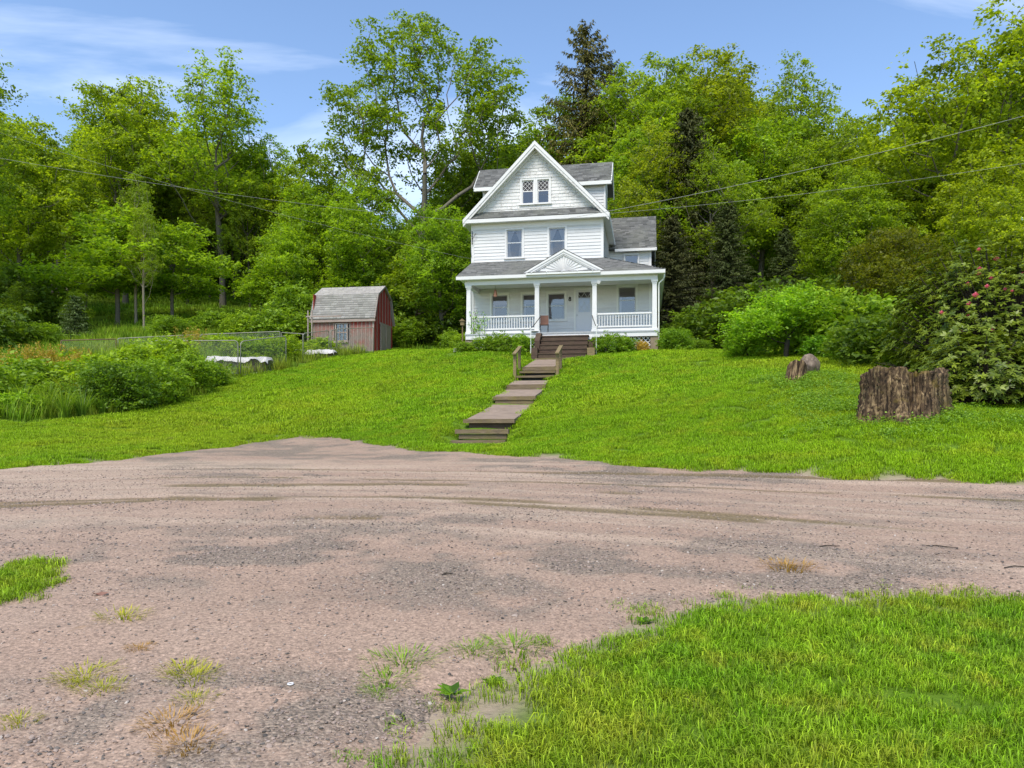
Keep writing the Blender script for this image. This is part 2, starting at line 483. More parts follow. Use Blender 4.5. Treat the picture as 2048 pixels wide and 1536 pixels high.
t = NT('gravel_stone'); r_ = t.objrand()
c_ = t.ramp(r_, [(0.0, (0.06, 0.05, 0.042)), (0.18, (0.14, 0.12, 0.10)), (0.45, (0.25, 0.185, 0.15)), (0.94, (0.33, 0.25, 0.20)), (1.0, (0.46, 0.40, 0.34))])
M['stone'] = t.done(t.bsdf(c_, 0.6, 0.4))

def paint(name, color, dirt=0.25, peel=0.0, rough=0.55):
    t = NT(name); v = t.obj()
    n = t.noise(t.mapping(v, (1, 1, 3)), 1.3, 5, 0.6)
    n2 = t.noise(t.mapping(v, (4, 4, 1.2)), 3.0, 4, 0.7)
    c = t.mix(t.math('MULTIPLY', t.ramp(n, [(0.4, 0.0), (0.8, 1.0)]), dirt), color, tuple(x * 0.72 for x in color))
    c = t.mix(t.math('MULTIPLY', t.ramp(n2, [(0.55, 0.0), (0.75, 1.0)]), dirt * 0.8), c, (color[0] * 0.72, color[1] * 0.71, color[2] * 0.64))
    if peel:
        pn = t.noise(t.mapping(v, (1.0, 1.0, 2.6)), 5.5, 5, 0.7)
        pl = t.noise(v, 0.8, 3, 0.5)
        f = t.math('MULTIPLY', t.ramp(t.math('ADD', pn, t.math('MULTIPLY', t.math('SUBTRACT', pl, 0.5), 0.7)), [(0.62 - peel * 0.1, 0.0), (0.66 - peel * 0.1, 1.0)]), 0.8)
        c = t.mix(f, c, (0.40, 0.37, 0.34))
    # tiny tonal step from board to board
    c = t.mix(1.0, c, t.ramp(t.objrand(), [(0.0, 0.93), (1.0, 1.02)]), 'MULTIPLY')
    return t.done(t.bsdf(c, rough, 0.35))
M['white'] = paint('white_paint', (0.66, 0.65, 0.635), 0.4)
M['trim'] = paint('white_trim', (0.70, 0.685, 0.665), 0.3)
M['cream'] = paint('cream_trim', (0.74, 0.74, 0.70), 0.3)
M['peel'] = paint('peeling_white_paint', (0.66, 0.645, 0.62), 0.45, 0.6)
M['deck'] = simple('porch_floor_grey', (0.36, 0.37, 0.37), 0.6)
M['shade_fill'] = simple('painted_shade', (0.055, 0.05, 0.055), 0.9, 0.1)  # near-black colour stands in for the shade in rooms and gaps
M['shade'] = simple('roller_shade', (0.34, 0.30, 0.33), 0.8, 0.1)
M['curtain'] = simple('sheer_curtain', (0.62, 0.60, 0.62), 0.9, 0.1)
M['storm'] = simple('grey_storm_frame', (0.50, 0.51, 0.51), 0.5)
M['doorpaint'] = simple('pale_grey_door', (0.60, 0.60, 0.61), 0.45, var=0.05)

t = NT('window_glass')
gl = t.node('ShaderNodeBsdfGlossy'); gl.inputs['Roughness'].default_value = 0.03
gl.inputs['Color'].default_value = (0.85, 0.80, 0.76, 1)
wv = t.bump(t.noise(t.obj(), 2.2, 2), 0.05, 0.05); t.l.new(wv, gl.inputs['Normal'])
tp = t.node('ShaderNodeBsdfTransparent'); tp.inputs['Color'].default_value = (0.85, 0.86, 0.88, 1)
ms_ = t.node('ShaderNodeMixShader')
fr = t.node('ShaderNodeFresnel'); fr.inputs['IOR'].default_value = 2.4
t.l.new(fr.outputs[0], ms_.inputs[0])
t.l.new(tp.outputs[0], ms_.inputs[1]); t.l.new(gl.outputs[0], ms_.inputs[2])
M['glass'] = t.done(ms_.outputs[0])

def roof_mat(name, lo, hi):
    t = NT(name)
    k = t.attr('tint'); v = t.obj()
    c = t.ramp(k, [(0.0, lo), (1.0, hi)])
    sp = t.noise(v, 60, 3, 0.8)
    c = t.mix(0.6, c, t.mix(1.0, c, t.ramp(sp, [(0.3, 0.6), (0.7, 1.4)]), 'MULTIPLY'))
    st = t.noise(v, 0.7, 4, 0.6)
    c = t.mix(t.ramp(st, [(0.45, 0.0), (0.75, 0.4)]), c, (0.20, 0.205, 0.16))
    return t.done(t.bsdf(c, 0.9, 0.15))
M['roof'] = roof_mat('asphalt_shingle', (0.085, 0.085, 0.082), (0.20, 0.197, 0.187))
M['shedroof'] = roof_mat('faded_shingle', (0.28, 0.26, 0.24), (0.43, 0.40, 0.37))

def wood_mat(name, lo, hi, moss=(0.10, 0.11, 0.03), mossf=0.4, rough=0.85):
    t = NT(name); v = t.obj()
    g = t.noise(t.mapping(v, (1.5, 14, 14)), 2.0, 5, 0.65, 0.4)
    c = t.ramp(g, [(0.25, lo), (0.75, hi)])
    m = t.noise(v, 1.4, 4, 0.65)
    c = t.mix(t.math('MULTIPLY', t.ramp(m, [(0.48, 0.0), (0.68, 1.0)]), mossf), c, moss)
    return t.done(t.bsdf(c, rough, 0.25, 0.0, t.bump(g, 0.5, 0.01)))
M['tie'] = wood_mat('weathered_timber', (0.075, 0.055, 0.034), (0.23, 0.17, 0.105), (0.15, 0.125, 0.03), 0.6)
M['stepwood'] = wood_mat('dark_stained_timber', (0.045, 0.028, 0.020), (0.115, 0.075, 0.052), (0.12, 0.10, 0.05), 0.25)
M['postwood'] = wood_mat('mossy_post', (0.12, 0.085, 0.045), (0.30, 0.22, 0.115), (0.16, 0.16, 0.05), 0.7)
M['flag'] = simple('bluestone_slab', (0.27, 0.20, 0.15), 0.75, 0.3, var=0.4, scale=3.0, bump=0.4)
M['pier'] = simple('stone_pier', (0.24, 0.19, 0.13), 0.9, 0.2, var=0.45, scale=7, bump=0.6)

t = NT('red_barn_board'); v_ = t.obj()
g_ = t.noise(t.mapping(v_, (12, 12, 1.2)), 2.2, 5, 0.7)
wear = t.noise(v_, 1.1, 4, 0.6); lowz = t.node('ShaderNodeSeparateXYZ'); t.l.new(v_, lowz.inputs[0])
wf = t.math('ADD', t.math('MULTIPLY', wear, 0.8), t.attr('wear'))
c_ = t.ramp(g_, [(0.25, (0.20, 0.026, 0.020)), (0.75, (0.44, 0.075, 0.055))])
c_ = t.mix(t.ramp(wf, [(0.68, 0.0), (0.95, 1.0)]), c_, t.ramp(g_, [(0.3, (0.14, 0.105, 0.085)), (0.7, (0.32, 0.26, 0.215))]))
M['barn'] = t.done(t.bsdf(c_, 0.85, 0.2))
M['batten'] = wood_mat('grey_batten', (0.22, 0.17, 0.14), (0.46, 0.38, 0.33), (0.26, 0.16, 0.13), 0.4)
M['galv'] = simple('galvanised_tube', (0.26, 0.25, 0.20), 0.6, 0.4, 0.3, 0.3)
M['rusty'] = simple('rusty_tube', (0.20, 0.12, 0.08), 0.75, 0.3, 0.2, 0.35)
M['linkwire'] = simple('chain_link_wire', (0.30, 0.30, 0.26), 0.5, 0.5, 0.5)
M['tarp'] = simple('white_tarp', (0.52, 0.49, 0.47), 0.6, 0.3, var=0.35, scale=3.5)
M['wire'] = simple('weathered_cable', (0.30, 0.30, 0.27), 0.6)
M['black'] = simple('black_iron', (0.02, 0.018, 0.016), 0.5)
M['copper'] = simple('copper_metal', (0.42, 0.19, 0.10), 0.35, 0.5, 0.7)
M['brownplastic'] = simple('brown_canvas', (0.22, 0.11, 0.075), 0.7)
M['downpipe'] = simple('white_downpipe', (0.70, 0.70, 0.64), 0.5)
M['concrete'] = simple('grey_concrete', (0.34, 0.33, 0.27), 0.9, bump=0.3)
M['bark_grey'] = wood_mat('grey_bark', (0.07, 0.06, 0.045), (0.20, 0.175, 0.135), (0.10, 0.11, 0.05), 0.4)
M['bark_dark'] = wood_mat('dark_bark', (0.025, 0.02, 0.015), (0.085, 0.068, 0.05), (0.05, 0.055, 0.03), 0.3)
M['bark_pale'] = wood_mat('pale_bark', (0.16, 0.13, 0.09), (0.38, 0.32, 0.23), (0.16, 0.15, 0.07), 0.3)
t = NT('rotten_stump'); v_ = t.obj()
g_ = t.noise(t.mapping(v_, (9, 9, 1.3)), 1.6, 6, 0.7, 0.5)
c_ = t.ramp(g_, [(0.37, (0.015, 0.010, 0.006)), (0.48, (0.07, 0.045, 0.026)), (0.58, (0.20, 0.135, 0.07)), (0.71, (0.52, 0.38, 0.20))])
ys = t.noise(v_, 2.1, 4, 0.6)
c_ = t.mix(t.ramp(ys, [(0.58, 0.0), (0.70, 0.55)]), c_, (0.20, 0.14, 0.025))
c_ = t.mix(t.ramp(t.noise(v_, 1.1, 3, 0.5), [(0.58, 0.0), (0.72, 0.6)]), c_, (0.055, 0.06, 0.012))
M['stump'] = t.done(t.bsdf(c_, 0.9, 0.2, 0.0, t.bump(g_, 0.9, 0.04)))
t = NT('lichen_granite'); v_ = t.obj()
c_ = t.ramp(t.noise(v_, 9, 6, 0.75), [(0.3, (0.075, 0.055, 0.042)), (0.5, (0.19, 0.14, 0.105)), (0.7, (0.34, 0.26, 0.20))])
c_ = t.mix(t.ramp(t.noise(v_, 3, 4, 0.6), [(0.5, 0.0), (0.65, 0.5)]), c_, (0.30, 0.24, 0.15))
M['granite'] = t.done(t.bsdf(c_, 0.85, 0.3, 0.0, t.bump(t.noise(v_, 14, 5, 0.7), 0.6, 0.03)))
M['pink'] = leaf_mat('pink_petal', (0.55, 0.07, 0.12), (0.85, 0.28, 0.36), 0.3, obj_tint=False)
M['whitepetal'] = leaf_mat('white_petal', (0.6, 0.6, 0.5), (0.85, 0.85, 0.75), 0.3, obj_tint=False)

# ------------------------------------------------------------------ ground sheet
def axis(lo, hi, fine_lo, fine_hi, fine, growth=1.16):
    a = list(np.arange(fine_lo, fine_hi + 1e-6, fine)); s = fine
    while a[-1] < hi: s *= growth; a.append(a[-1] + s)
    s = fine
    while a[0] > lo: s *= growth; a.insert(0, a[0] - s)
    return np.array(a)
def grid_mesh(name, xs, ys, zfun, keep=None):
    Xg, Yg = np.meshgrid(xs, ys)
    Zg = zfun(Xg, Yg)
    V = np.stack([Xg.ravel(), Yg.ravel(), Zg.ravel()], 1)
    nx, ny = len(xs), len(ys)
    i = np.arange((nx - 1) * (ny - 1)); r = i // (nx - 1); c = i % (nx - 1)
    F = np.stack([r * nx + c, r * nx + c + 1, (r + 1) * nx + c + 1, (r + 1) * nx + c], 1)
    if keep is not None:
        kv = keep(Xg, Yg).ravel()
        F = F[kv[F].any(1)]
        used = np.unique(F); remap = np.zeros(len(V), int); remap[used] = np.arange(len(used))
        V = V[used]; F = remap[F]
    return V, F
MOUND = [(X_of(1810, 16.0), 16.0, 1.9, 0.03), (X_of(1610, 20.2), 20.3, 1.5, 0.20), (X_of(1690, 18.2), 18.2, 2.0, 0.05)]
WPROF = sorted([((Y_ - HO[1] + 4.5 * HS) / HC, Z_of(v_, Y_)) for Y_, v_ in ((19.0, 893), (19.5, 890), (20.0, 880), (20.9, 856), (21.05, 838), (23.6, 818), (24.7, 808), (25.0, 792), (27.1, 780), (27.4, 769), (28.7, 762), (29.5, 753), (30.1, 740), (33.2, 719), (34.2, 714))])
WB_, WZ_ = np.array([q[0] for q in WPROF]), np.array([q[1] for q in WPROF])
def zground(x, y):
    z = ground(x, y)
    x = np.asarray(x, float); y = np.asarray(y, float)
    _a = (x - HO[0]) * HC - (y - HO[1]) * HS; _b = (x - HO[0]) * HS + (y - HO[1]) * HC
    _pz = np.interp(_b, WB_, WZ_) - 0.02
    _w = smooth01(2.6, 0.95, np.abs(_a - 4.52)) * smooth01(-20.2, -19.2, _b) * smooth01(-3.4, -4.2, _b)
    _in = smooth01(0.95, 0.72, np.abs(_a - 4.52)) * smooth01(-18.9, -18.6, _b) * smooth01(-3.6, -4.2, _b)
    _ps = sum(np.interp(_b + q_, WB_, WZ_) for q_ in (-1.4, -.7, 0, .7, 1.4)) / 5 - .02
    _k = smooth01(0.98, 0.74, np.abs(_a - 4.52))
    z = z * (1 - _w) + (_ps * (1 - _k) + np.minimum(_pz, _ps + .05) * _k) * _w - 0.12 * _in
    z = z + (fbm(x * 0.35, y * 0.35, 3, 2) - 0.5) * 0.16 * (1 - _w) * smooth01(0.0, 3.0, sdf(x, y))
    for mx, my, mr, mh in MOUND:
        z = z + mh * np.exp(-(((x - mx) / mr) ** 2 + ((y - my) / mr) ** 2))
    s = sdf(x, y)
    return z + 0.05 * smooth01(-0.1, 0.5, s)
V_, F_ = grid_mesh('ground', axis(-260, 260, -24, 24, 0.26), axis(-90, 300, 0, 46, 0.26), zground)
_sd = road_sd(V_[:, 0], V_[:, 1])
V_[:, 2] -= 0.02
_bare = smooth01(0.58, 0.68, fbm(V_[:, 0] * 1.6 + 4, V_[:, 1] * 1.6, 77)) * (V_[:, 1] < 7.5) * smooth01(1.2, .6, _sd)
g_obj = link('ground', mesh_np('ground', V_, F_, {'soil': np.maximum(smooth01(0.55, 0.05, _sd), _bare)}, smooth=True), M['ground'])
tag(g_obj, kind='structure')
def zg(x, y): return float(zground(np.array([x], float), np.array([y], float))[0])
def at_ground(u, Y, dz=0.0):
    x = X_of(u, Y); return Vector((x, Y, zg(x, Y) + dz))

# ------------------------------------------------------------------ gravel road and pull-off
def zroad(x, y):
    s = road_sd(x, y)
    U, Vv = road_uv(x, y)
    lift = 0.055 * smooth01(0.10, -0.22, s) - 0.03
    rut = (fbm(U * 0.12, Vv * 1.7, 21) - 0.5) * 0.06 + (fbm(x * 3.0, y * 3.0, 8) - 0.5) * 0.022 + (fbm(x * 11.0, y * 11.0, 12, 3) - 0.5) * 0.014 * smooth01(14, 5, np.hypot(x, y))
    return zground(x, y) + lift + (rut - .022 * ruts(U, Vv)) * smooth01(0.0, -0.5, s) * 0.9
rx = axis(-45, 40, -9, 10, 0.075, 1.10); ry = axis(-14, 24, 2.4, 15.5, 0.06, 1.06)
V_, F_ = grid_mesh('road', rx, ry, zroad, keep=lambda x, y: road_sd(x, y) < 0.16)
U_, W_ = road_uv(V_[:, 0], V_[:, 1])
grv = smooth01(0.42, 0.66, fbm(V_[:, 0] * 0.55 + 3.1, V_[:, 1] * 0.75 + 1.7, 31, 4))
grv = np.clip(grv * smooth01(-0.6, 1.2, -W_ - 0.2) + 0.35 * smooth01(0.5, 0.7, fbm(V_[:, 0] * 0.4, V_[:, 1] * 1.2, 44)), 0, 1)
# coarse grey stones washed out at the drive's mouth, along the verge and by the near grass
for gx, gy, gr in ((-1.3, 3.55, 0.75), (-0.35, 3.6, 0.35), (0.1, 6.3, 1.4), (2.5, 6.6, 1.6), (-2.4, 7.0, 1.5), (-1.2, 8.4, 1.3), (-5.6, 17.5, 3.0), (-6.0, 20.0, 2.0)):
    grv = np.maximum(grv, 0.95 * np.exp(-((V_[:, 0] - gx) ** 2 * 0.6 + (V_[:, 1] - gy) ** 2 * 1.6) / gr ** 2))
grv = grv * (0.25 + 1.0 * smooth01(0.36, 0.60, fbm(V_[:, 0] * 1.5, V_[:, 1] * 2.4, 51, 4)))
trk = smooth01(5.0, 2.6, np.abs(W_)) * 0.9 + 0.1
me_ = mesh_np('gravel_road', V_, F_, {'gravel': grv, 'track': trk, 'rut': ruts(U_, W_)}, smooth=True)
uvl = me_.uv_layers.new(name='UVMap')
li = np.empty(len(me_.loops), dtype=np.int32); me_.loops.foreach_get('vertex_index', li)
uvl.data.foreach_set('uv', np.stack([U_[li], W_[li]], 1).astype(np.float32).ravel())
road = link('gravel_road', me_, M['gravel'])
tag(road, kind='structure')

# ------------------------------------------------------------------ scattering (only for uncountable stuff)
PROTO = []
def proto_collection(name, meshes, mat):
    c = bpy.data.collections.new(name)
    for i, me in enumerate(meshes):
        if not me.materials: me.materials.append(mat)
        c.objects.link(bpy.data.objects.new('%s_%02d' % (name, i), me))
    return c
def scatter(name, coll, nvar, pts, rot, scl, label, cat, parent=None):
    n = len(pts)
    me = bpy.data.meshes.new(name)
    me.vertices.add(n); me.vertices.foreach_set('co', np.asarray(pts, np.float32).ravel())
    a = me.attributes.new('rot', 'FLOAT_VECTOR', 'POINT'); a.data.foreach_set('vector', np.asarray(rot, np.float32).ravel())
    a = me.attributes.new('scl', 'FLOAT_VECTOR', 'POINT')
    scl = np.asarray(scl, np.float32)
    if scl.ndim == 1: scl = np.stack([scl] * 3, 1)
    a.data.foreach_set('vector', scl.ravel())
    a = me.attributes.new('idx', 'INT', 'POINT'); a.data.foreach_set('value', RNG.integers(0, nvar, n).astype(np.int32))
    o = link(name, me, None, parent)
    tree = bpy.data.node_groups.new(name + '_spread', 'GeometryNodeTree')
    tree.interface.new_socket('Geometry', in_out='INPUT', socket_type='NodeSocketGeometry')
    tree.interface.new_socket('Geometry', in_out='OUTPUT', socket_type='NodeSocketGeometry')
    N = tree.nodes; L = tree.links
    gi = N.new('NodeGroupInput'); go = N.new('NodeGroupOutput')
    ip = N.new('GeometryNodeInstanceOnPoints')
    ci = N.new('GeometryNodeCollectionInfo'); ci.inputs[0].default_value = coll
    ci.inputs['Separate Children'].default_value = True; ci.inputs['Reset Children'].default_value = True
    def na(nm, dt):
        q = N.new('GeometryNodeInputNamedAttribute'); q.data_type = dt; q.inputs[0].default_value = nm
        return [s for s in q.outputs if s.enabled and s.name == 'Attribute'][0]
    L.new(gi.outputs[0], ip.inputs['Points']); L.new(ci.outputs[0], ip.inputs['Instance'])
    ip.inputs['Pick Instance'].default_value = True
    L.new(na('idx', 'INT'), ip.inputs['Instance Index'])
    L.new(na('rot', 'FLOAT_VECTOR'), ip.inputs['Rotation'])
    L.new(na('scl', 'FLOAT_VECTOR'), ip.inputs['Scale'])
    L.new(ip.outputs[0], go.inputs[0])
    md = o.modifiers.new('spread', 'NODES'); md.node_group = tree
    return tag(o, label, cat, kind='stuff')

def blade_tile(seed, n, size, lmin, lmax, width, lean=0.6, disk=True):
    r = np.random.default_rng(seed)
    if disk:
        a = r.random(n) * 2 * np.pi; q = np.sqrt(r.random(n)) * size / 2
        bx, by = np.cos(a) * q, np.sin(a) * q
    else:
        bx, by = (r.random(n) - .5) * size, (r.random(n) - .5) * size
    L = lmin + (lmax - lmin) * r.random(n) ** 1.5
    th = r.random(n) * 2 * np.pi; ln = lean * (0.25 + r.random(n))
    d = np.stack([np.cos(th), np.sin(th)], 1)
    s = np.stack([-d[:, 1], d[:, 0]], 1) * (width * (0.7 + 0.6 * r.random(n)) / 2)[:, None]
    z0 = np.full(n, -0.02)
    def P3(xy, z): return np.column_stack([xy, z])
    b = np.stack([bx, by], 1)
    m = b + d * (L * ln * 0.35)[:, None]; tp = b + d * (L * ln)[:, None]
    zm = L * 0.6; zt = L * np.sqrt(np.clip(1 - (ln * 0.8) ** 2, 0.12, 1))
    V = np.stack([P3(b - s, z0), P3(b + s, z0), P3(m + s * .8, zm), P3(m - s * .8, zm), P3(tp, zt), P3(tp, zt)], 1).reshape(-1, 3)
    k = np.arange(n)[:, None] * 6
    F = np.vstack([k + np.array([[0, 1, 2, 3]]), k + np.array([[3, 2, 4, 5]])])
    V[5::6] += 1e-4
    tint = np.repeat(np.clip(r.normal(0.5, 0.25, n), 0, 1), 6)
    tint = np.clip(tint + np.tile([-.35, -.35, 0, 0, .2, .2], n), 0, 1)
    return mesh_np('blades', V, F, {'tint': tint})

def tilt_rot(n, k=0.08):
    return np.stack([RNG.normal(0, k, n), RNG.normal(0, k, n), RNG.random(n) * 2 * np.pi], 1)

def slope_rot(x, y, k=0.08):
    e = 0.3
    gx = (zground(x + e, y) - zground(x - e, y)) / (2 * e); gy = (zground(x, y + e) - zground(x, y - e)) / (2 * e)
    n_ = np.stack([-gx + RNG.normal(0, k, len(x)), -gy + RNG.normal(0, k, len(x)), np.ones(len(x))], 1)
    n_ /= np.linalg.norm(n_, axis=1, keepdims=True)
    a = RNG.random(len(x)) * 2 * np.pi
    t_ = np.stack([np.cos(a), np.sin(a), np.zeros(len(x))], 1)
    t_ -= n_ * (t_ * n_).sum(1, keepdims=True); t_ /= np.linalg.norm(t_, axis=1, keepdims=True)
    b_ = np.cross(n_, t_)                       # columns of the rotation: t, b, n
    ry_ = np.arcsin(np.clip(-t_[:, 2], -1, 1)); rx_ = np.arctan2(b_[:, 2], n_[:, 2]); rz_ = np.arctan2(t_[:, 1], t_[:, 0])
    return np.stack([rx_, ry_, rz_], 1)

# keep-out shapes for lawn
def in_house(x, y, grow=0.0):
    dx_, dy_ = x - HO[0], y - HO[1]
    a = dx_ * HC - dy_ * HS; b = dx_ * HS + dy_ * HC
    hs = (a > 0.1 - grow) & (a < 9.5 + grow) & (b > -2.5 - grow) & (b < 11)
    wk = (a > 3.74) & (a < 5.18) & (b > -18.75) & (b < -4.0)
    st = (a > 3.85) & (a < 6.4) & (b > -4.2) & (b < -2)
    return hs | wk | st
BED = np.array([(X_of(u, Y), Y) for u, Y in ((-400, 20.5), (-100, 21.2), (60, 21.6), (170, 22.6), (300, 25.0), (420, 29.2), (470, 32.6), (570, 34.6), (680, 39.0), (752, 41.6), (640, 43), (300, 44), (-400, 40))])
def lawn_mask(x, y):
    return (road_sd(x, y) > -0.02) & (sdf(x, y, BED) > 0.0) & ~in_house(x, y)

tuft_c = proto_collection('turf_tile', [blade_tile(100 + i, 58, 0.19, 0.015, 0.058, 0.0042, 1.2) for i in range(6)], M['turf'])
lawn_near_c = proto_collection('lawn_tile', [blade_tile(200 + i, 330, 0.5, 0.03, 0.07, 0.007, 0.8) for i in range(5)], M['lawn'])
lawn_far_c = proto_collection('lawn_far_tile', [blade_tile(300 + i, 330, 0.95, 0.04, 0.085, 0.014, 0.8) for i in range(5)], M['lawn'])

def pts_area(x0, x1, y0, y1, dens, maskf):
    n = int((x1 - x0) * (y1 - y0) * dens)
    x = x0 + RNG.random(n) * (x1 - x0); y = y0 + RNG.random(n) * (y1 - y0)
    m = maskf(x, y)
    return x[m], y[m]
# foreground turf
def fg(x, y):
    s = road_sd(x, y)
    thin = smooth01(0.0, 0.45, s) * 0.85 + 0.2 * (fbm(x * 3, y * 3, 88) > .45)
    bare = fbm(x * 1.6 + 4, y * 1.6, 77)
    return (s > -0.22) & (y < 7.5) & (RNG.random(x.shape) < thin) & ~((bare > 0.66) & (s < 0.9))
x, y = pts_area(-2.2, 8.5, 1.0, 6.3, 210, fg)
near = np.hypot(x, y) < 9.5
x, y = x[near], y[near]
scatter('foreground_grass', tuft_c, 6, np.stack([x, y, zground(x, y)], 1), slope_rot(x, y, 0.15), 0.6 + 0.65 * RNG.random(len(x)) * (0.5 + fbm(x * 1.1, y * 1.1, 55)), 'short grass verge in the lower right corner before the gravel', 'grass')
# lawn
x, y = pts_area(-17, 16, 9.5, 22, 19, lambda x, y: lawn_mask(x, y) & (y > 9.5) & (np.abs(x) < y * 0.72 + 2))
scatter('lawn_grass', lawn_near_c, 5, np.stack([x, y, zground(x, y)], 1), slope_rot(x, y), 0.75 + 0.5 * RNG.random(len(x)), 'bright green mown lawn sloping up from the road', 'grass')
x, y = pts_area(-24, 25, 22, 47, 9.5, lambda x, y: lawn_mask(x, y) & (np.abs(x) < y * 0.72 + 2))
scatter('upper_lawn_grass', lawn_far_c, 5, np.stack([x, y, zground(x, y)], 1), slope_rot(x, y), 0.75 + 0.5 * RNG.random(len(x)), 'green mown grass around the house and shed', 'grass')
# loose stones
def stone_mesh(seed):
    r = np.random.default_rng(seed)
    import bmesh
    bm = bmesh.new(); bmesh.ops.create_icosphere(bm, subdivisions=1, radius=0.5)
    for v in bm.verts:
        v.co *= 0.72 + 0.5 * r.random(); v.co.z *= 0.55
    me = bpy.data.meshes.new('stone'); bm.to_mesh(me); bm.free()
    return me
stone_c = proto_collection('loose_stone', [stone_mesh(i) for i in range(6)], M['stone'])
n = 230000
x = -9 + RNG.random(n) * 17; y = 2.6 + RNG.random(n) ** 1.5 * 12
gval = smooth01(0.42, 0.66, fbm(x * 0.55 + 3.1, y * 0.75 + 1.7, 31, 4)) * 0.45
for gx, gy, gr in ((-1.3, 3.55, 0.75), (-0.35, 3.6, 0.4), (0.1, 6.3, 1.4), (2.5, 6.6, 1.6), (-2.4, 7.0, 1.5), (-1.2, 8.4, 1.3), (-2.2, 3.2, 0.8)):
    gval = np.maximum(gval, 0.95 * np.exp(-((x - gx) ** 2 * 0.6 + (y - gy) ** 2 * 1.6) / gr ** 2))
gval = gval * (0.25 + 1.0 * smooth01(0.36, 0.60, fbm(x * 1.5, y * 2.4, 51, 4)))
m = (RNG.random(n) < 0.10 + 0.62 * gval) & (road_sd(x, y) < 0.1) & (np.abs(x) < y * 0.74 + 0.5)
x, y = x[m], y[m]
sc_ = 0.007 + 0.018 * RNG.random(len(x)) ** 2.5 + 0.006 * np.clip(y / 10, 0, 1)
big_ = RNG.random(len(x)) < 0.006
sc_ = np.where(big_, sc_ + 0.016, sc_)
scatter('loose_gravel', stone_c, 6, np.stack([x, y, zroad(x, y) + sc_ * 0.1], 1), np.stack([RNG.normal(0, .3, len(x)), RNG.normal(0, .3, len(x)), RNG.random(len(x)) * 6.3], 1), sc_, 'loose grey and pink stones strewn over the gravel', 'gravel')

# ------------------------------------------------------------------ the house (local frame: x along the front, y to the back, z absolute)
house = empty('white_house', (HO[0], HO[1], 0), -HYAW, 'white two-storey clapboard house with steep front gable and wide porch', 'house')
def hp(name, mb, mat, parent=None, smooth=False): return mb.build(name, M[mat], parent or house, smooth)

def clapboards(parent, x0, x1, z0, z1, y, openings, course=0.165, mat='white'):
    z = z0; i = 0
    while z < z1 - 0.02:
        zt = min(z + course, z1)
        spans = [(x0, x1)]
        for ox0, ox1, oz0, oz1 in openings:
            if oz0 < (z + zt) / 2 < oz1:
                ns = []
                for s0, s1 in spans:
                    if ox1 <= s0 or ox0 >= s1: ns.append((s0, s1)); continue
                    if ox0 > s0: ns.append((s0, ox0))
                    if ox1 < s1: ns.append((ox1, s1))
                spans = ns
        for s0, s1 in spans:
            if s1 - s0 < 0.02: continue
            j = random.uniform(-0.002, 0.002); b = y - 0.034 + j; k = y - 0.010 + j
            mb = MB().hexa([(s0, b, z), (s1, b, z), (s1, y + 0.03, z), (s0, y + 0.03, z), (s0, k, zt + 0.01), (s1, k, zt + 0.01), (s1, y + 0.03, zt + 0.01), (s0, y + 0.03, zt + 0.01)])
            mb.build('clapboard', M[mat], parent)
        z = zt; i += 1

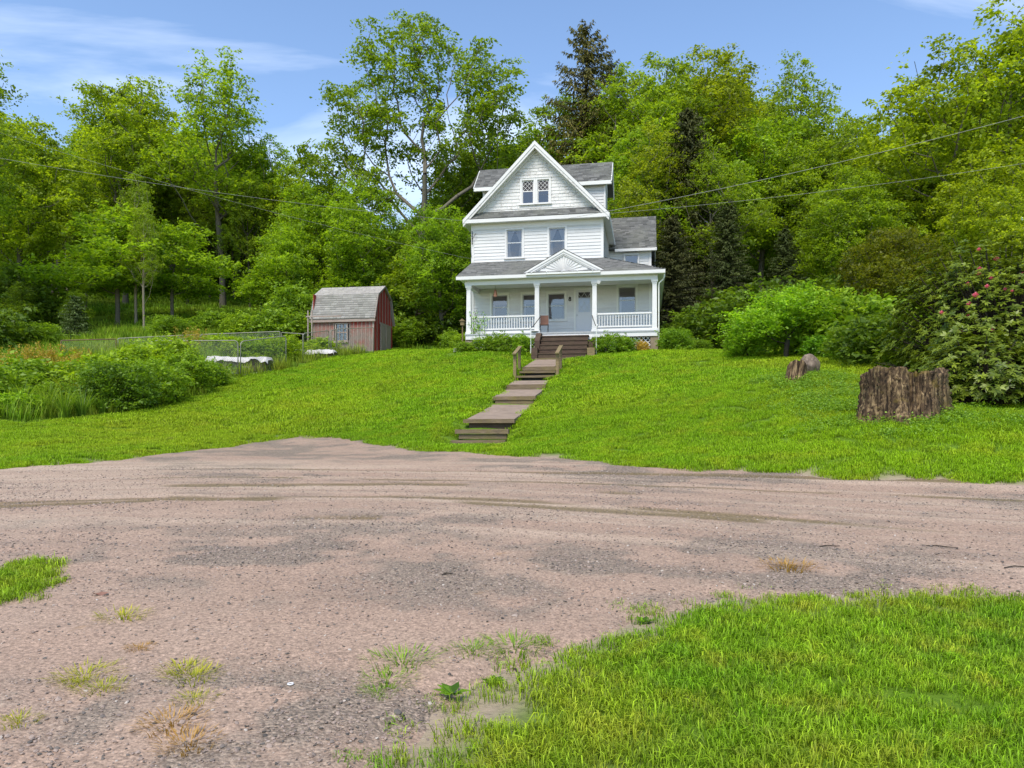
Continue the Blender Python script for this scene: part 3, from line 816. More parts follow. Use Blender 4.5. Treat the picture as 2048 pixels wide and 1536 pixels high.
def window(x0, x1, z0, z1, y, kind, frame='trim', trimw=0.10, parent=None):
    w = empty('window', (0, 0, 0), 0, parent=parent or house)
    mb = MB()
    mb.box(x0 - trimw, x0, y - 0.055, y + 0.05, z0 - 0.02, z1 + trimw)
    mb.box(x1, x1 + trimw, y - 0.055, y + 0.05, z0 - 0.02, z1 + trimw)
    mb.box(x0, x1, y - 0.055, y + 0.05, z1, z1 + trimw)
    mb.box(x0 - trimw - .02, x1 + trimw + .02, y - 0.075, y - 0.035, z1 + trimw, z1 + trimw + 0.03)
    mb.build('casing', M['trim' if frame != 'shaded' else 'cream'], w)
    MB().box(x0 - trimw - 0.04, x1 + trimw + 0.04, y - 0.10, y + 0.05, z0 - 0.08, z0 - 0.02).build('sill', M['trim'], w)
    zm = z0 + (z1 - z0) * 0.53
    s = 0.045; fm = M['storm'] if frame in ('storm', 'shaded') else M['trim']
    for nm, a0, a1, yy in (('lower_sash', z0 - .018, zm + .02, y + .012), ('upper_sash', zm - .02, z1 - .002, y + .032)):
        mb = MB()
        mb.box(x0 + .002, x0 + s, yy - .018, yy, a0, a1); mb.box(x1 - s, x1 - .002, yy - .018, yy, a0, a1)
        mb.box(x0 + s, x1 - s, yy - .018, yy, a0, a0 + s); mb.box(x0 + s, x1 - s, yy - .018, yy, a1 - s, a1)
        sash = mb.build(nm, fm, w)
        g = MB(); g.add([(x0 + s, yy - .009, a0 + s), (x1 - s, yy - .009, a0 + s), (x1 - s, yy - .009, a1 - s), (x0 + s, yy - .009, a1 - s)], [(0, 1, 2, 3)])
        g.build('pane', M['glass'], w)
        if kind == 'lattice' and nm == 'upper_sash':
            lb = MB(); W_s = x1 - x0 - 2 * s; H_s = a1 - a0 - 2 * s; nx_ = 2.5
            stp = W_s / nx_
            import itertools
            for k in range(-6, 8):
                for sg in (1, -1):
                    # diagonal bars clipped to the sash
                    p0 = None
                    xa = x0 + s + k * stp; seg = []
                    for zz_ in (0, H_s):
                        xx_ = xa + (zz_ if sg > 0 else H_s - zz_) * 0.95
                        seg.append([xx_, zz_])
                    (xA, zA), (xB, zB) = seg
                    lo_, hi_ = x0 + s, x1 - s
                    def clip(xA, zA, xB, zB):
                        t0, t1 = 0.0, 1.0; d_ = xB - xA
                        for bnd, sgn in ((lo_, 1), (hi_, -1)):
                            fA = (xA - bnd) * sgn; fB = (xB - bnd) * sgn
                            if fA < 0 and fB < 0: return None
                            if fA < 0: t0 = max(t0, fA / (fA - fB))
                            elif fB < 0: t1 = min(t1, fA / (fA - fB))
                        if t1 - t0 < 0.05: return None
                        return xA + d_ * t0, zA + (zB - zA) * t0, xA + d_ * t1, zA + (zB - zA) * t1
                    c = clip(xA, zA, xB, zB)
                    if c:
                        lb.bar((c[0], yy - .024 - (0.004 if sg > 0 else 0), a0 + s + c[1]), (c[2], yy - .024 - (0.004 if sg > 0 else 0), a0 + s + c[3]), 0.014, 0.012, (0, 1, 0))
            lb.build('lattice_bars', M['trim'], w)
    if kind == 'curtain':
        for sgn in (-1, 1):
            cx = (x0 + x1) / 2; mb = MB(); n = 14; pts = []
            for i in range(n + 1):
                f = i / n; z = z1 - .06 - f * (z1 - z0 - .1)
                inner = 0.03 + 0.30 * (f / 0.45 if f < 0.45 else 1 - 0.35 * (f - 0.45) / 0.55) * (x1 - x0)
                inner = min(inner, 0.34)
                pts.append((z, inner))
            vs_ = []; fs_ = []
            for z, inn in pts:
                for k in range(7):
                    t_ = k / 6
                    xo = (x1 - .05 - cx) if sgn > 0 else (cx - x0 - .05)
                    xx = cx + sgn * (inn + (xo - inn) * t_)
                    vs_.append((xx, y + 0.10 + 0.012 * math.sin(k * 2.6), z))
            for i in range(n):
                for k in range(6): fs_.append((i * 7 + k, i * 7 + k + 1, i * 7 + k + 8, i * 7 + k + 7))
            mb.add(vs_, fs_); mb.build('curtain', M['curtain'], w, True)
    if kind in ('shade', 'lattice'):
        zb = z1 - (0.36 if kind == 'shade' else 2.0) * (z1 - z0); zb = max(zb, z0)
        MB().box(x0, x1, y + .085, y + .09, zb, z1).build('roller_shade', M['shade'], w)
    if kind == 'shade':
        vs_ = []; fs_ = []
        for i in range(9):
            z = z0 + (z1 - z0) * i / 8
            for k in range(5): vs_.append((x0 + (0.02 + .11 * (k / 4)) + 0.04 * (i / 8) * (k / 4), y + .11 + .01 * math.sin(k * 2.9), z))
        for i in range(8):
            for k in range(4): fs_.append((i * 5 + k, i * 5 + k + 1, i * 5 + k + 6, i * 5 + k + 5))
        MB().add(vs_, fs_).build('curtain', M['curtain'], w, True)
    return w

def shingle_mesh(O_, U_, V_, Lu, Lv, inside=None, course=0.14, tabw=0.30, thick=0.011, seed=0, gap=0.012):
    """overlapping tabs on a roof plane; O_ lower-left corner, U_ along the eave, V_ up the slope (unit vectors)"""
    r = random.Random(seed); O_ = Vector(O_); U_ = Vector(U_).normalized(); V_ = Vector(V_).normalized(); N_ = U_.cross(V_).normalized()
    if N_.z < 0: N_ = -N_
    vs_, fs_, tn = [], [], []
    nc = int(Lv / course) + 1
    for c in range(nc):
        v0 = c * course; v1 = min(v0 + course * 1.25, Lv)
        u = -r.random() * tabw
        while u < Lu:
            w = tabw * r.uniform(0.75, 1.25); a0 = max(u, 0); a1 = min(u + w - gap, Lu); u += w
            if a1 - a0 < 0.03: continue
            if inside and not (inside(a0, v0) and inside(a1, v0)):
                # shorten to the part that fits
                k0, k1 = a0, a1
                ok = [q for q in np.linspace(a0, a1, 9) if inside(q, v0)]
                if len(ok) < 2: continue
                a0, a1 = ok[0], ok[-1]
            h = thick * r.uniform(0.8, 1.5)
            b = len(vs_)
            vb = v0 + r.uniform(-.006, .006)
            for (uu, vv, hh) in ((a0, vb, 0), (a1, vb, 0), (a1, vb, h), (a0, vb, h), (a1, v1, 0.002), (a0, v1, 0.002)):
                vs_.append(O_ + U_ * uu + V_ * vv + N_ * (hh + 0.001))
            fs_ += [(b, b + 1, b + 2, b + 3), (b + 3, b + 2, b + 4, b + 5)]
            k = min(1, max(0, r.gauss(0.5, 0.28))); tn += [k] * 6
    me = mesh_np('shingles', np.array([tuple(p) for p in vs_]), np.array(fs_), {'tint': tn})
    return me

def roof_plane(name, pts, thick, mat, parent, course=0.14, tabw=0.3, seed=0, edge_mat='trim'):
    """pts: lower-left, lower-right, upper-right, upper-left (seen from outside); slab plus shingle tabs inside the quad"""
    p = [Vector(q) for q in pts]
    U_ = (p[1] - p[0]).normalized()
    Nn = (p[1] - p[0]).cross(p[3] - p[0])
    if Nn.length < 1e-6: Nn = (p[1] - p[0]).cross(p[2] - p[0])
    Nn.normalize()
    if Nn.z < 0: Nn = -Nn
    V_ = Nn.cross(U_).normalized()
    if V_.z < 0: V_ = -V_
    slab = MB().prism(p, -Nn * thick).build(name, M[mat], parent)
    loc = [((q - p[0]).dot(U_), (q - p[0]).dot(V_)) for q in p]
    umin = min(a for a, b in loc); umax = max(a for a, b in loc); vmax = max(b for a, b in loc)
    def inside(u, v):
        u += umin; s = None
        for i in range(len(loc)):
            (ax, ay), (bx, by) = loc[i], loc[(i + 1) % len(loc)]
            if abs(ax - bx) + abs(ay - by) < 1e-6: continue
            c = (bx - ax) * (v + 1e-3 - ay) - (by - ay) * (u - ax)
            if c < -0.02: return False
        return True
    me = shingle_mesh(p[0] + U_ * umin, U_, V_, umax - umin, vmax, inside, course, tabw, seed=seed)
    o = link('shingles', me, M[mat], parent)
    o['kind'] = 'stuff'
    return slab

Z_DECK, Z_EAVE, Z_PWALL = 5.87, 8.63, 9.82
# walls: dark core boxes (near-black colour stands in for unlit rooms behind the glass) with clapboards in front
w1 = hp('front_wall', MB().box(0.02, 9.08, 0.30, 10.0, 4.9, 8.5), 'shade_fill')
OP1 = [(1.05, 1.87, 6.78, 8.11), (2.65, 3.45, 6.78, 8.11), (3.95, 4.80, 6.78, 8.11), (5.36, 6.18, 5.0, 8.24), (7.48, 8.32, 6.92, 8.32)]
clapboards(w1, 0.02, 9.08, 5.83, 8.46, 0.0, OP1)
w2 = hp('upper_wall', MB().box(0.02, 6.69, 0.30, 10.0, 8.52, 12.3), 'shade_fill')
OP2 = [(1.83, 2.63, 10.02, 11.42), (4.01, 4.82, 10.02, 11.42)]
clapboards(w2, 0.02, 6.69, 9.80, 11.90, 0.0, OP2)
for x0_, x1_, z0_, z1_ in ((-0.03, 0.12, 5.6, 11.9), (6.60, 6.74, 9.7, 11.9), (8.97, 9.11, 5.6, 8.44)):
    hp('corner_board', MB().box(x0_, x1_, -0.045, 0.06, z0_, z1_), 'trim')
hp('frieze_board', MB().box(0.12, 6.60, -0.05, 0.05, 11.50, 11.90), 'trim')
# side walls
def side_wall(name, x, sgn, y0, y1, z0, z1, mat='white'):
    mb = MB(); z = z0
    while z < z1 - .02:
        zt = min(z + .165, z1); b = x + sgn * .034; k = x + sgn * .01; i = x - sgn * .04
        q = [(i, y0, z), (b, y0, z), (b, y1, z), (i, y1, z), (i, y0, zt), (k, y0, zt), (k, y1, zt), (i, y1, zt)]
        mb.hexa(q); z = zt
    return hp(name, mb, mat)
side_wall('side_wall', 6.69, 1, 0.06, 5.8, 9.5, 12.0)
side_wall('side_wall', 0.02, -1, 0.06, 10, 4.9, 12.0)
side_wall('side_wall', 9.08, 1, 0.06, 10, 4.9, 8.45)
hp('foundation', MB().box(0.05, 9.05, 0.1, 9.9, 3.8, 5.85), 'concrete')
# main gable: shingled face with each wooden shingle
AX, AZ = 3.33, 15.76
slope = (AZ - 11.97) / (AX + 0.37)
gw = hp('gable_wall', MB().prism([(0.05, 0.02, 12.2), (6.65, 0.02, 12.2), (AX, 0.02, 12.2 + (AX - 0.05) * slope - 0.1)], (0, 0.28, 0)), 'shade_fill')
rr = random.Random(3); z = 12.30
GO = (2.56, 4.07, 12.62, 13.96)
while z < 15.35:
    zt = z + 0.17; half = max(0, (AZ - 0.25 - z) / slope - 0.02); u = AX - half
    while u < AX + half - 0.02:
        w_ = rr.uniform(0.28, 0.62); e = min(u + w_, AX + half)
        s0, s1 = u, e - 0.006
        segs = [(s0, s1)]
        if GO[2] < z + .085 < GO[3]:
            segs = [q for q in ((s0, min(s1, GO[0])), (max(s0, GO[1]), s1)) if q[1] - q[0] > 0.03]
        for s0, s1 in segs:
            jb = rr.uniform(-.004, .004); zb = z + rr.uniform(-.008, .004)
            t0 = max(0, (AZ - 0.25 - zt) / slope)
            q0, q1 = max(s0, AX - t0), min(s1, AX + t0)
            if q1 < q0: q0 = q1 = AX
            MB().hexa([(s0, -.028 + jb, zb), (s1, -.028 + jb, zb), (s1, .03, zb), (s0, .03, zb), (q0, -.006 + jb, zt + .012), (q1, -.006 + jb, zt + .012), (q1, .03, zt + .012), (q0, .03, zt + .012)]).build('shingle', M['peel'], gw)
        u = e
    z = zt
# gable windows
window(2.62, 3.22, 12.72, 13.90, 0.0, 'lattice')
window(3.41, 4.01, 12.72, 13.90, 0.0, 'lattice')
hp('mullion', MB().box(3.30, 3.33, -.06, .04, 12.7, 13.9), 'trim')
window(1.83, 2.63, 10.02, 11.42, 0.0, 'curtain', 'storm')
window(4.01, 4.82, 10.02, 11.42, 0.0, 'curtain', 'storm')
for q in OP1[:3]: window(q[0], q[1], q[2], q[3], 0.0, 'shade', 'shaded')
window(*OP1[4], 0.0, 'shade', 'shaded')
# main roof
ov = 0.4; yb = 10.3
def rz_at(x): return AZ - abs(x - AX) * slope
main_roof = empty('main_roof', (0, 0, 0), 0, parent=house)
def roofp(name, pts, seed, parent=main_roof, thick=0.10, **k): return roof_plane(name, pts, thick, 'roof', parent, seed=seed, **k)
exl, exr = -0.37, 7.03
roofp('roof_slope', [(exl, yb, rz_at(exl)), (exl, -ov, rz_at(exl)), (AX, -ov, AZ), (AX, yb, AZ)], 1)
roofp('roof_slope', [(exr, -ov, rz_at(exr)), (exr, yb, rz_at(exr)), (AX, yb, AZ), (AX, -ov, AZ)], 2)
# rake boards: two stepped mouldings each side
for s_ in (-1, 1):
    xe = exl if s_ < 0 else exr
    for off, wd, yy0, yy1, mt in ((0.02, 0.14, -ov - 0.05, -ov + 0.02, 'trim'), (0.165, 0.15, -ov - 0.02, -ov + 0.04, 'peel'), (0.30, 0.10, -0.10, 0.0, 'trim')):
        n_ = Vector((0, 0, -1))
        a0 = Vector((AX, 0, AZ - off)); b0 = Vector((xe, 0, rz_at(xe) - off))
        if off >= 0.3: b0 = Vector((AX + s_ * 3.15, 0, AZ - 3.15 * slope - off))
        poly = [Vector((a0.x, yy0, a0.z)), Vector((b0.x, yy0, b0.z)), Vector((b0.x, yy0, b0.z - wd * 1.4)), Vector((a0.x, yy0, a0.z - wd * 1.4))]
        hp('rake_board', MB().prism(poly, (0, yy1 - yy0, 0)), mt)
    # rake soffit
    poly = [Vector((AX, -ov + .04, AZ - .30)), Vector((xe, -ov + .04, rz_at(xe) - .30)), Vector((xe, -ov + .04, rz_at(xe) - .27)), Vector((AX, -ov + .04, AZ - .27))]
    hp('rake_soffit', MB().prism(poly, (0, ov, 0)), 'cream')
# pent roof across the gable foot
pent = empty('pent_roof', parent=house)
roofp('roof_slope', [(exl + .02, -ov - .02, 11.97), (exr - .02, -ov - .02, 11.97), (6.55, -0.005, 12.40), (0.10, -0.005, 12.40)], 3, pent, 0.03)
hp('eave_fascia', MB().box(exl - .02, exr + .02, -ov - .03, -ov + .03, 11.76, 11.94), 'trim')
hp('eave_soffit', MB().box(exl, exr, -ov + .03, -0.05, 11.78, 11.81), 'cream')
for xe, sg in ((exl, -1), (exr, 1)):
    y1_ = 5.9 if sg > 0 else yb
    hp('side_fascia', MB().box(min(xe, xe + sg * .03), max(xe, xe + sg * .03), -ov + .03, y1_, 11.74, 11.98), 'cream')
    xa_, xb_ = (0.0, exl) if sg < 0 else (6.72, exr)
    hp('side_soffit', MB().prism([(xa_, -ov + .04, 11.76), (xb_, -ov + .04, 11.76), (xb_, -ov + .04, 11.79), (xa_, -ov + .04, 11.79)], (0, y1_ + ov - .04, 0)), 'cream')
# cross gable dormers
dor = empty('cross_gable', parent=house)
roofp('roof_slope', [(-0.42, 2.2, 14.40), (7.02, 2.2, 14.40), (7.02, 3.70, 15.86), (-0.42, 3.70, 15.86)], 4, dor)
roofp('roof_slope', [(7.02, 5.2, 14.40), (-0.42, 5.2, 14.40), (-0.42, 3.70, 15.86), (7.02, 3.70, 15.86)], 5, dor)
dw = MB()
z = 12.0
while z < 14.32:
    zt = min(z + .165, 14.34)
    dw.hexa([(0.06, 2.47, z), (6.66, 2.47, z), (6.66, 4.9, z), (0.06, 4.9, z), (0.06, 2.495, zt), (6.66, 2.495, zt), (6.66, 4.9, zt), (0.06, 4.9, zt)]); z = zt
hp('dormer_wall', dw, 'white', dor)
for xx in (0.03, 6.60):
    MB().box(xx, xx + .10, 2.44, 2.55, 12.0, 14.3).build('corner_board', M['trim'], dor)
    MB().prism([(xx + .05, 2.55, 14.3), (xx + .05, 4.85, 14.3), (xx + .05, 3.7, 15.6)], (0.04, 0, 0)).build('gable_end', M['white'], dor)
MB().box(-0.42, 7.02, 2.17, 2.21, 14.20, 14.39).build('eave_fascia', M['cream'], dor)
MB().box(-0.42, 7.02, 2.21, 2.46, 14.24, 14.27).build('eave_soffit', M['cream'], dor)
for xx in (-0.44, 7.0):
    for y0_, in ((2.2,), (5.2,)):
        MB().bar((xx + .02, y0_, 14.27), (xx + .02, 3.70, 15.73), 0.05, 0.20, (0, 0, 1)).build('rake_board', M['cream'], dor)
# wing on the right, set back
wing = empty('side_wing', parent=house)
wb = MB(); z = 9.0
while z < 11.45:
    zt = min(z + .165, 11.47)
    wb.hexa([(6.6, 5.77, z), (9.08, 5.77, z), (9.08, 10.2, z), (6.6, 10.2, z), (6.6, 5.795, zt), (9.08, 5.795, zt), (9.08, 10.2, zt), (6.6, 10.2, zt)]); z = zt
wb.build('wing_wall', M['white'], wing)
roofp('roof_slope', [(6.2, 5.45, 11.50), (9.39, 5.45, 11.50), (9.39, 8.0, 13.95), (6.2, 8.0, 13.95)], 6, wing, 0.09)
roofp('roof_slope', [(9.39, 10.6, 11.50), (6.2, 10.6, 11.50), (6.2, 8.0, 13.95), (9.39, 8.0, 13.95)], 7, wing, 0.09)
MB().prism([(9.05, 5.8, 11.45), (9.05, 10.2, 11.45), (9.05, 8.0, 13.7)], (0.03, 0, 0)).build('gable_end', M['white'], wing)
MB().box(7.06, 9.41, 5.42, 5.46, 11.34, 11.49).build('eave_fascia', M['trim'], wing)
MB().box(7.06, 9.36, 5.46, 5.76, 11.36, 11.39).build('eave_soffit', M['cream'], wing)
MB().box(8.98, 9.11, 5.74, 5.85, 9.0, 11.36).build('corner_board', M['trim'], wing)
for y0_ in (5.45, 10.6):
    MB().bar((9.36, y0_, 11.37), (9.36, 8.0, 13.82), 0.05, 0.17).build('rake_board', M['cream'], wing)
window(7.62, 8.36, 9.95, 11.17, 5.715, 'plain', 'storm', 0.07)
MB().box(7.62, 8.36, 5.752, 5.764, 9.95, 11.17).build('roller_shade', M['shade'], wing)

# ---------------- porch
PB = -2.2
pr = empty('porch_roof', parent=house)
roofp('roof_slope', [(-0.17, -2.55, Z_EAVE), (9.70, -2.55, Z_EAVE), (6.74, -0.04, Z_PWALL), (0.0, -0.04, Z_PWALL)], 8, pr, 0.08, course=0.125)
roofp('roof_slope', [(9.70, -2.55, Z_EAVE), (9.70, 10.0, Z_EAVE), (6.74, 10.0, Z_PWALL), (6.74, -0.04, Z_PWALL)], 9, pr, 0.08)
MB().prism([(-0.17, -2.5, Z_EAVE - .1), (0.0, -0.05, Z_EAVE - .1), (0.0, -0.05, Z_PWALL - .06)], (0.05, 0, 0)).build('end_gable', M['trim'], pr)
MB().box(-0.17, 9.70, -2.60, -2.555, 8.46, 8.615).build('eave_fascia', M['trim'], pr)
MB().box(9.655, 9.70, -2.555, 10, 8.46, 8.615).build('side_fascia', M['cream'], pr)
MB().box(0.0, 9.65, -2.55, -0.05, 8.44, 8.47).build('porch_ceiling', M['cream'], pr)
MB().box(9.12, 9.65, -0.05, 10, 8.44, 8.47).build('side_soffit', M['cream'], pr)
hp('porch_beam', MB().box(0.2, 9.36, PB - .13, PB + .13, 8.22, 8.438), 'trim')
hp('porch_beam', MB().box(0.2, 0.40, PB + .13, -0.05, 8.22, 8.438), 'trim')
hp('porch_beam', MB().box(9.16, 9.36, PB + .13, -0.05, 8.22, 8.438), 'trim')
for xc in (0.38, 3.72, 6.45, 9.22):
    mb = MB(); prof = [(5.87, .145), (5.97, .145), (5.98, .115), (8.02, .098), (8.03, .115), (8.10, .115), (8.11, .145), (8.215, .155)]
    b0 = len(mb.v)
    for z, h in prof: mb.v += [(xc - h, PB - h, z), (xc + h, PB - h, z), (xc + h, PB + h, z), (xc - h, PB + h, z)]
    for i in range(len(prof) - 1):
        for k in range(4): mb.f.append((b0 + i * 4 + k, b0 + i * 4 + (k + 1) % 4, b0 + i * 4 + 4 + (k + 1) % 4, b0 + i * 4 + 4 + k))
    mb.f += [tuple(b0 + k for k in (3, 2, 1, 0)), tuple(b0 + (len(prof) - 1) * 4 + k for k in range(4))]
    hp('porch_column', mb, 'trim')
# deck
dk = hp('porch_floor', MB().box(0.22, 9.40, -2.40, 0.0, 5.80, 5.87), 'deck')
MB().box(0.25, 9.37, -2.37, -2.33, 5.60, 5.798).build('skirt_board', M['trim'], dk)
MB().box(3.85, 6.35, -2.42, -2.375, 5.50, 5.64).build('skirt_board', M['trim'], dk)
MB().box(9.33, 9.37, -2.33, 0.0, 5.60, 5.798).build('skirt_board', M['trim'], dk)
for xc in (0.40, 9.20):
    hp('stone_pier', MB().box(xc - .17, xc + .17, -2.32, -1.98, 4.3, 5.795), 'pier')
hp('crawl_shade_panel', MB().box(0.3, 9.2, -1.6, -1.55, 4.3, 5.79), 'shade_fill')  # dark panel behind the lattice stands in for shade under the porch
def lattice(x0, x1, z0, z1, y):
    mb = MB(); st = 0.20; H_ = z1 - z0; W_ = x1 - x0
    for sg in (1, -1):
        k = -H_
        while k < W_:
            a0, a1 = k, k + H_
            t0 = max(0, -a0 / H_); t1 = min(1, (W_ - a0) / H_)
            if t1 > t0 + .02:
                xA, xB = x0 + a0 + t0 * H_, x0 + a0 + t1 * H_
                zA, zB = z0 + t0 * H_, z0 + t1 * H_
                if sg < 0: xA, xB = x0 + x1 - xA, x0 + x1 - xB
                yy = y + (0.006 if sg > 0 else -0.006)
                mb.bar((xA, yy, zA), (xB, yy, zB), 0.042, 0.010, (0, 1, 0))
            k += st
    hp('lattice_panel', mb, 'trim')
lattice(0.57, 3.8, 4.75, 5.60, -2.2)
lattice(6.4, 9.03, 4.6, 5.60, -2.2)
def railing(x0, x1):
    r_ = empty('porch_railing', parent=house)
    MB().box(x0, x1, PB - .05, PB + .05, 6.66, 6.73).build('top_rail', M['trim'], r_)
    MB().box(x0, x1, PB - .035, PB + .035, 6.06, 6.13).build('bottom_rail', M['trim'], r_)
    MB().box(x0, x1, PB - .02, PB + .02, 5.88, 6.0).build('toe_board', M['trim'], r_)
    n = int((x1 - x0) / 0.127)
    me = None
    for i in range(n):
        xx = x0 + (i + .75) * (x1 - x0) / (n + .5)
        if me is None:
            o = MB().box(-.0175, .0175, -.0175, .0175, 6.131, 6.659).build('baluster', M['trim'], r_); me = o.data
        else:
            o = link('baluster', me, None, r_)
        o.location = (xx, PB, 0)
railing(0.50, 3.60)
railing(6.57, 9.09)
# porch door
door = empty('front_door', parent=house)
MB().box(5.26, 5.36, -.055, .05, 5.871, 8.36).build('door_casing', M['cream'], door)
MB().box(6.18, 6.28, -.055, .05, 5.871, 8.36).build('door_casing', M['cream'], door)
MB().box(5.36, 6.18, -.055, .05, 8.25, 8.36).build('door_casing', M['cream'], door)
mb = MB(); mb.box(5.362, 6.178, -.02, .02, 5.872, 7.13); mb.box(5.362, 5.49, -.02, .02, 7.13, 8.25); mb.box(6.07, 6.178, -.02, .02, 7.13, 8.25); mb.box(5.49, 6.07, -.02, .02, 8.13, 8.25)
dl = mb.build('door_leaf', M['doorpaint'], door)
MB().add([(5.49, 0, 7.13), (6.07, 0, 7.13), (6.07, 0, 8.13), (5.49, 0, 8.13)], [(0, 1, 2, 3)]).build('pane', M['glass'], door)
MB().box(5.49, 6.07, .03, .035, 7.13, 7.88).build('door_curtain', M['curtain'], door)
mb = MB()
for (xA, zA, xB, zB) in ((5.49, 7.13, 6.07, 8.05), (6.07, 7.13, 5.49, 8.05), (5.49, 7.66, 5.80, 8.13), (6.07, 7.66, 5.76, 8.13), (5.49, 7.60, 5.78, 7.13), (6.07, 7.60, 5.78, 7.13)):
    mb.bar((xA, -.012 - .002 * random.random(), zA), (xB, -.012 - .002 * random.random(), zB), .02, .008, (0, 1, 0))
mb.build('lattice_bars', M['storm'], door)
MB().lathe((0, 0, 0), [(.0, 0), (.03, .005), (.035, .03), (.015, .05)], 10).build('door_knob', M['storm'], door).matrix_local = Matrix.Translation((5.43, -.02, 6.98)) @ Matrix.Rotation(R(90), 4, 'X')
# pediment over the steps
pd = empty('porch_pediment', parent=house)
PX, PW, PZ0, PZ1, PY = 5.0, 1.9, 8.74, 9.78, -2.30
sl = (PZ1 - PZ0) / PW
for s_ in (-1, 1):
    for off, wd, y0_, y1_ in ((0.0, 0.085, PY - .05, PY + .05), (0.09, 0.10, PY - .02, PY + .06), (0.20, 0.06, PY + .01, PY + .08)):
        poly = [(PX, y0_, PZ1 - off), (PX + s_ * (PW - off * .0), y0_, PZ0 - off * 0 - (off * 0.35)), (PX + s_ * (PW - wd * 2.1), y0_, PZ0 - off * .35), (PX, y0_, PZ1 - off - wd * 1.2)]
        if off: poly = [(PX, y0_, PZ1 - off), (PX + s_ * (PW - off / sl), y0_, PZ0), (PX + s_ * (PW - (off + wd * 1.15) / sl), y0_, PZ0), (PX, y0_, PZ1 - off - wd * 1.15)]
        MB().prism(poly, (0, y1_ - y0_, 0)).build('rake_moulding', M['trim'], pd)
    pl = [(PX + s_ * PW, PY - .05, PZ0 + .01), (PX + s_ * PW, PY + .25, PZ0 + .01), (PX, -0.30, PZ1 + .012), (PX, PY - .05, PZ1 + .012)]
    if s_ > 0: pl = [pl[0], pl[1], pl[2], pl[3]]
    MB().prism(pl, (0, 0, .03)).build('pediment_roof', M['roof'], pd)
tym = MB().prism([(PX - PW + .5, PY + .08, PZ0), (PX + PW - .5, PY + .08, PZ0), (PX, PY + .08, PZ1 - .25)], (0, .05, 0)).build('tympanum', M['trim'], pd)
for k in range(15):
    a_ = math.pi * (k + .5) / 15
    dirv = Vector((math.cos(a_), 0, math.sin(a_)))
    L_ = min((PZ1 - .31 - PZ0) / max(1e-3, dirv.z + abs(dirv.x) * sl), 1.15)
    c0 = Vector((PX, PY + .07, PZ0 + .0))
    s0 = Vector((-dirv.z, 0, dirv.x))
    p_in, p_out = c0 + dirv * .13, c0 + dirv * max(.2, L_)
    MB().prism([p_in - s0 * .008, p_out - s0 * (L_ * .055), p_out + s0 * (L_ * .055), p_in + s0 * .008], (0, -.03, 0)).build('sunburst_ray', M['trim'], pd)
mb = MB(); vs_ = [(PX, PY + .04, PZ0)] + [(PX + .12 * math.cos(math.pi * k / 10), PY + .04, PZ0 + .12 * math.sin(math.pi * k / 10)) for k in range(11)]
mb.prism(vs_[1:], (0, .03, 0)); mb.build('sunburst_hub', M['trim'], pd)
gut = MB().box(PX - 1.75, PX + 1.75, -2.70, -2.61, 8.56, 8.64).build('gutter', M['cream'], pd)
for k in range(5): MB().box(PX - 1.5 + k * .72, PX - 1.47 + k * .72, -2.73, -2.45, 8.64, 8.70).build('gutter_strap', M['trim'], pd)
# downspout at the porch corner
mb = MB(); mb.tube([(9.66, -2.45, 8.52), (9.66, -2.40, 8.30), (9.60, -2.3, 8.20), (9.43, -2.25, 8.05), (9.41, -2.22, 7.9), (9.41, -2.2, 5.4)], .035, 8)
hp('downspout', mb, 'downpipe')
# metal handrails beside the steps
for xa_, lean in ((3.62, 1), (6.62, -1)):
    mb = MB(); mb.tube([(xa_, -3.55, 4.5), (xa_, -3.5, 5.95), (xa_ - .06 * lean, -3.42, 6.05)], .02, 6)
    hr = hp('handrail', mb, 'downpipe')
    MB().tube([(xa_ - .05 * lean, -3.5, 5.93), (xa_ + .05 * lean, -3.3, 6.02), (xa_ + .28 * lean, -2.36, 6.62)], .018, 6).build('grip', M['black'], hr)

# ------------------------------------------------------------------ small things on and around the porch
def hw(a, b, z): x_, y_ = house_xy(a, b); return Vector((x_, y_, z))
def thing(name, a, b, z, label, cat, group=None, rz=0): return empty(name, hw(a, b, z), -HYAW + rz, label, cat, group)
num = thing('house_number', 5.06, -0.045, 7.81, 'black figure eight house number on the wall beside the front door', 'number')
for zc, r_ in ((0.048, .042), (-0.045, .052)):
    mb = MB(); pts = [(r_ * math.cos(k * math.pi / 10), 0, zc + r_ * math.sin(k * math.pi / 10)) for k in range(21)]
    mb.tube(pts, .022, 6, False); mb.build('numeral_loop', M['black'], num)
fl = thing('flood_light', 6.72, -2.36, 8.16, 'small white floodlight under the porch beam by a column', 'light')
MB().box(-.05, .05, -.02, .03, .0, .08).build('bracket', M['trim'], fl)
MB().tube([(-.02, -.02, .03), (-.04, -.12, 0), (-.06, -.22, -.03)], [.04, .06, .085], 10).build('lamp_head', M['trim'], fl)
lt = thing('hanging_lantern', 1.62, -1.9, 7.72, 'copper bell-shaped lantern hanging from the porch ceiling', 'lantern')
MB().tube([(0, 0, .32), (0, 0, .72)], .006, 5).build('chain', M['black'], lt)
MB().lathe((0, 0, 0), [(.02, .34), (.05, .32), (.07, .24), (.10, .10), (.115, .08), (.115, .05), (.09, .05), (.09, 0), (.03, -.02)], 10).build('lamp_body', M['copper'], lt)
ch = thing('folding_chair', 3.98, -1.75, Z_DECK, 'brown folding chair on the porch beside the second column', 'chair')
MB().box(-.2, .2, .18, .215, .48, .92).build('backrest', M['brownplastic'], ch)
MB().box(-.2, .2, -.22, .17, .43, .465).build('seat', M['brownplastic'], ch)
for sx in (-.19, .19):
    MB().tube([(sx, .25, 0), (sx, .19, .95)], .012, 6).build('leg', M['black'], ch)
    MB().tube([(sx, -.25, 0), (sx, .1, .46)], .012, 6).build('leg', M['black'], ch)
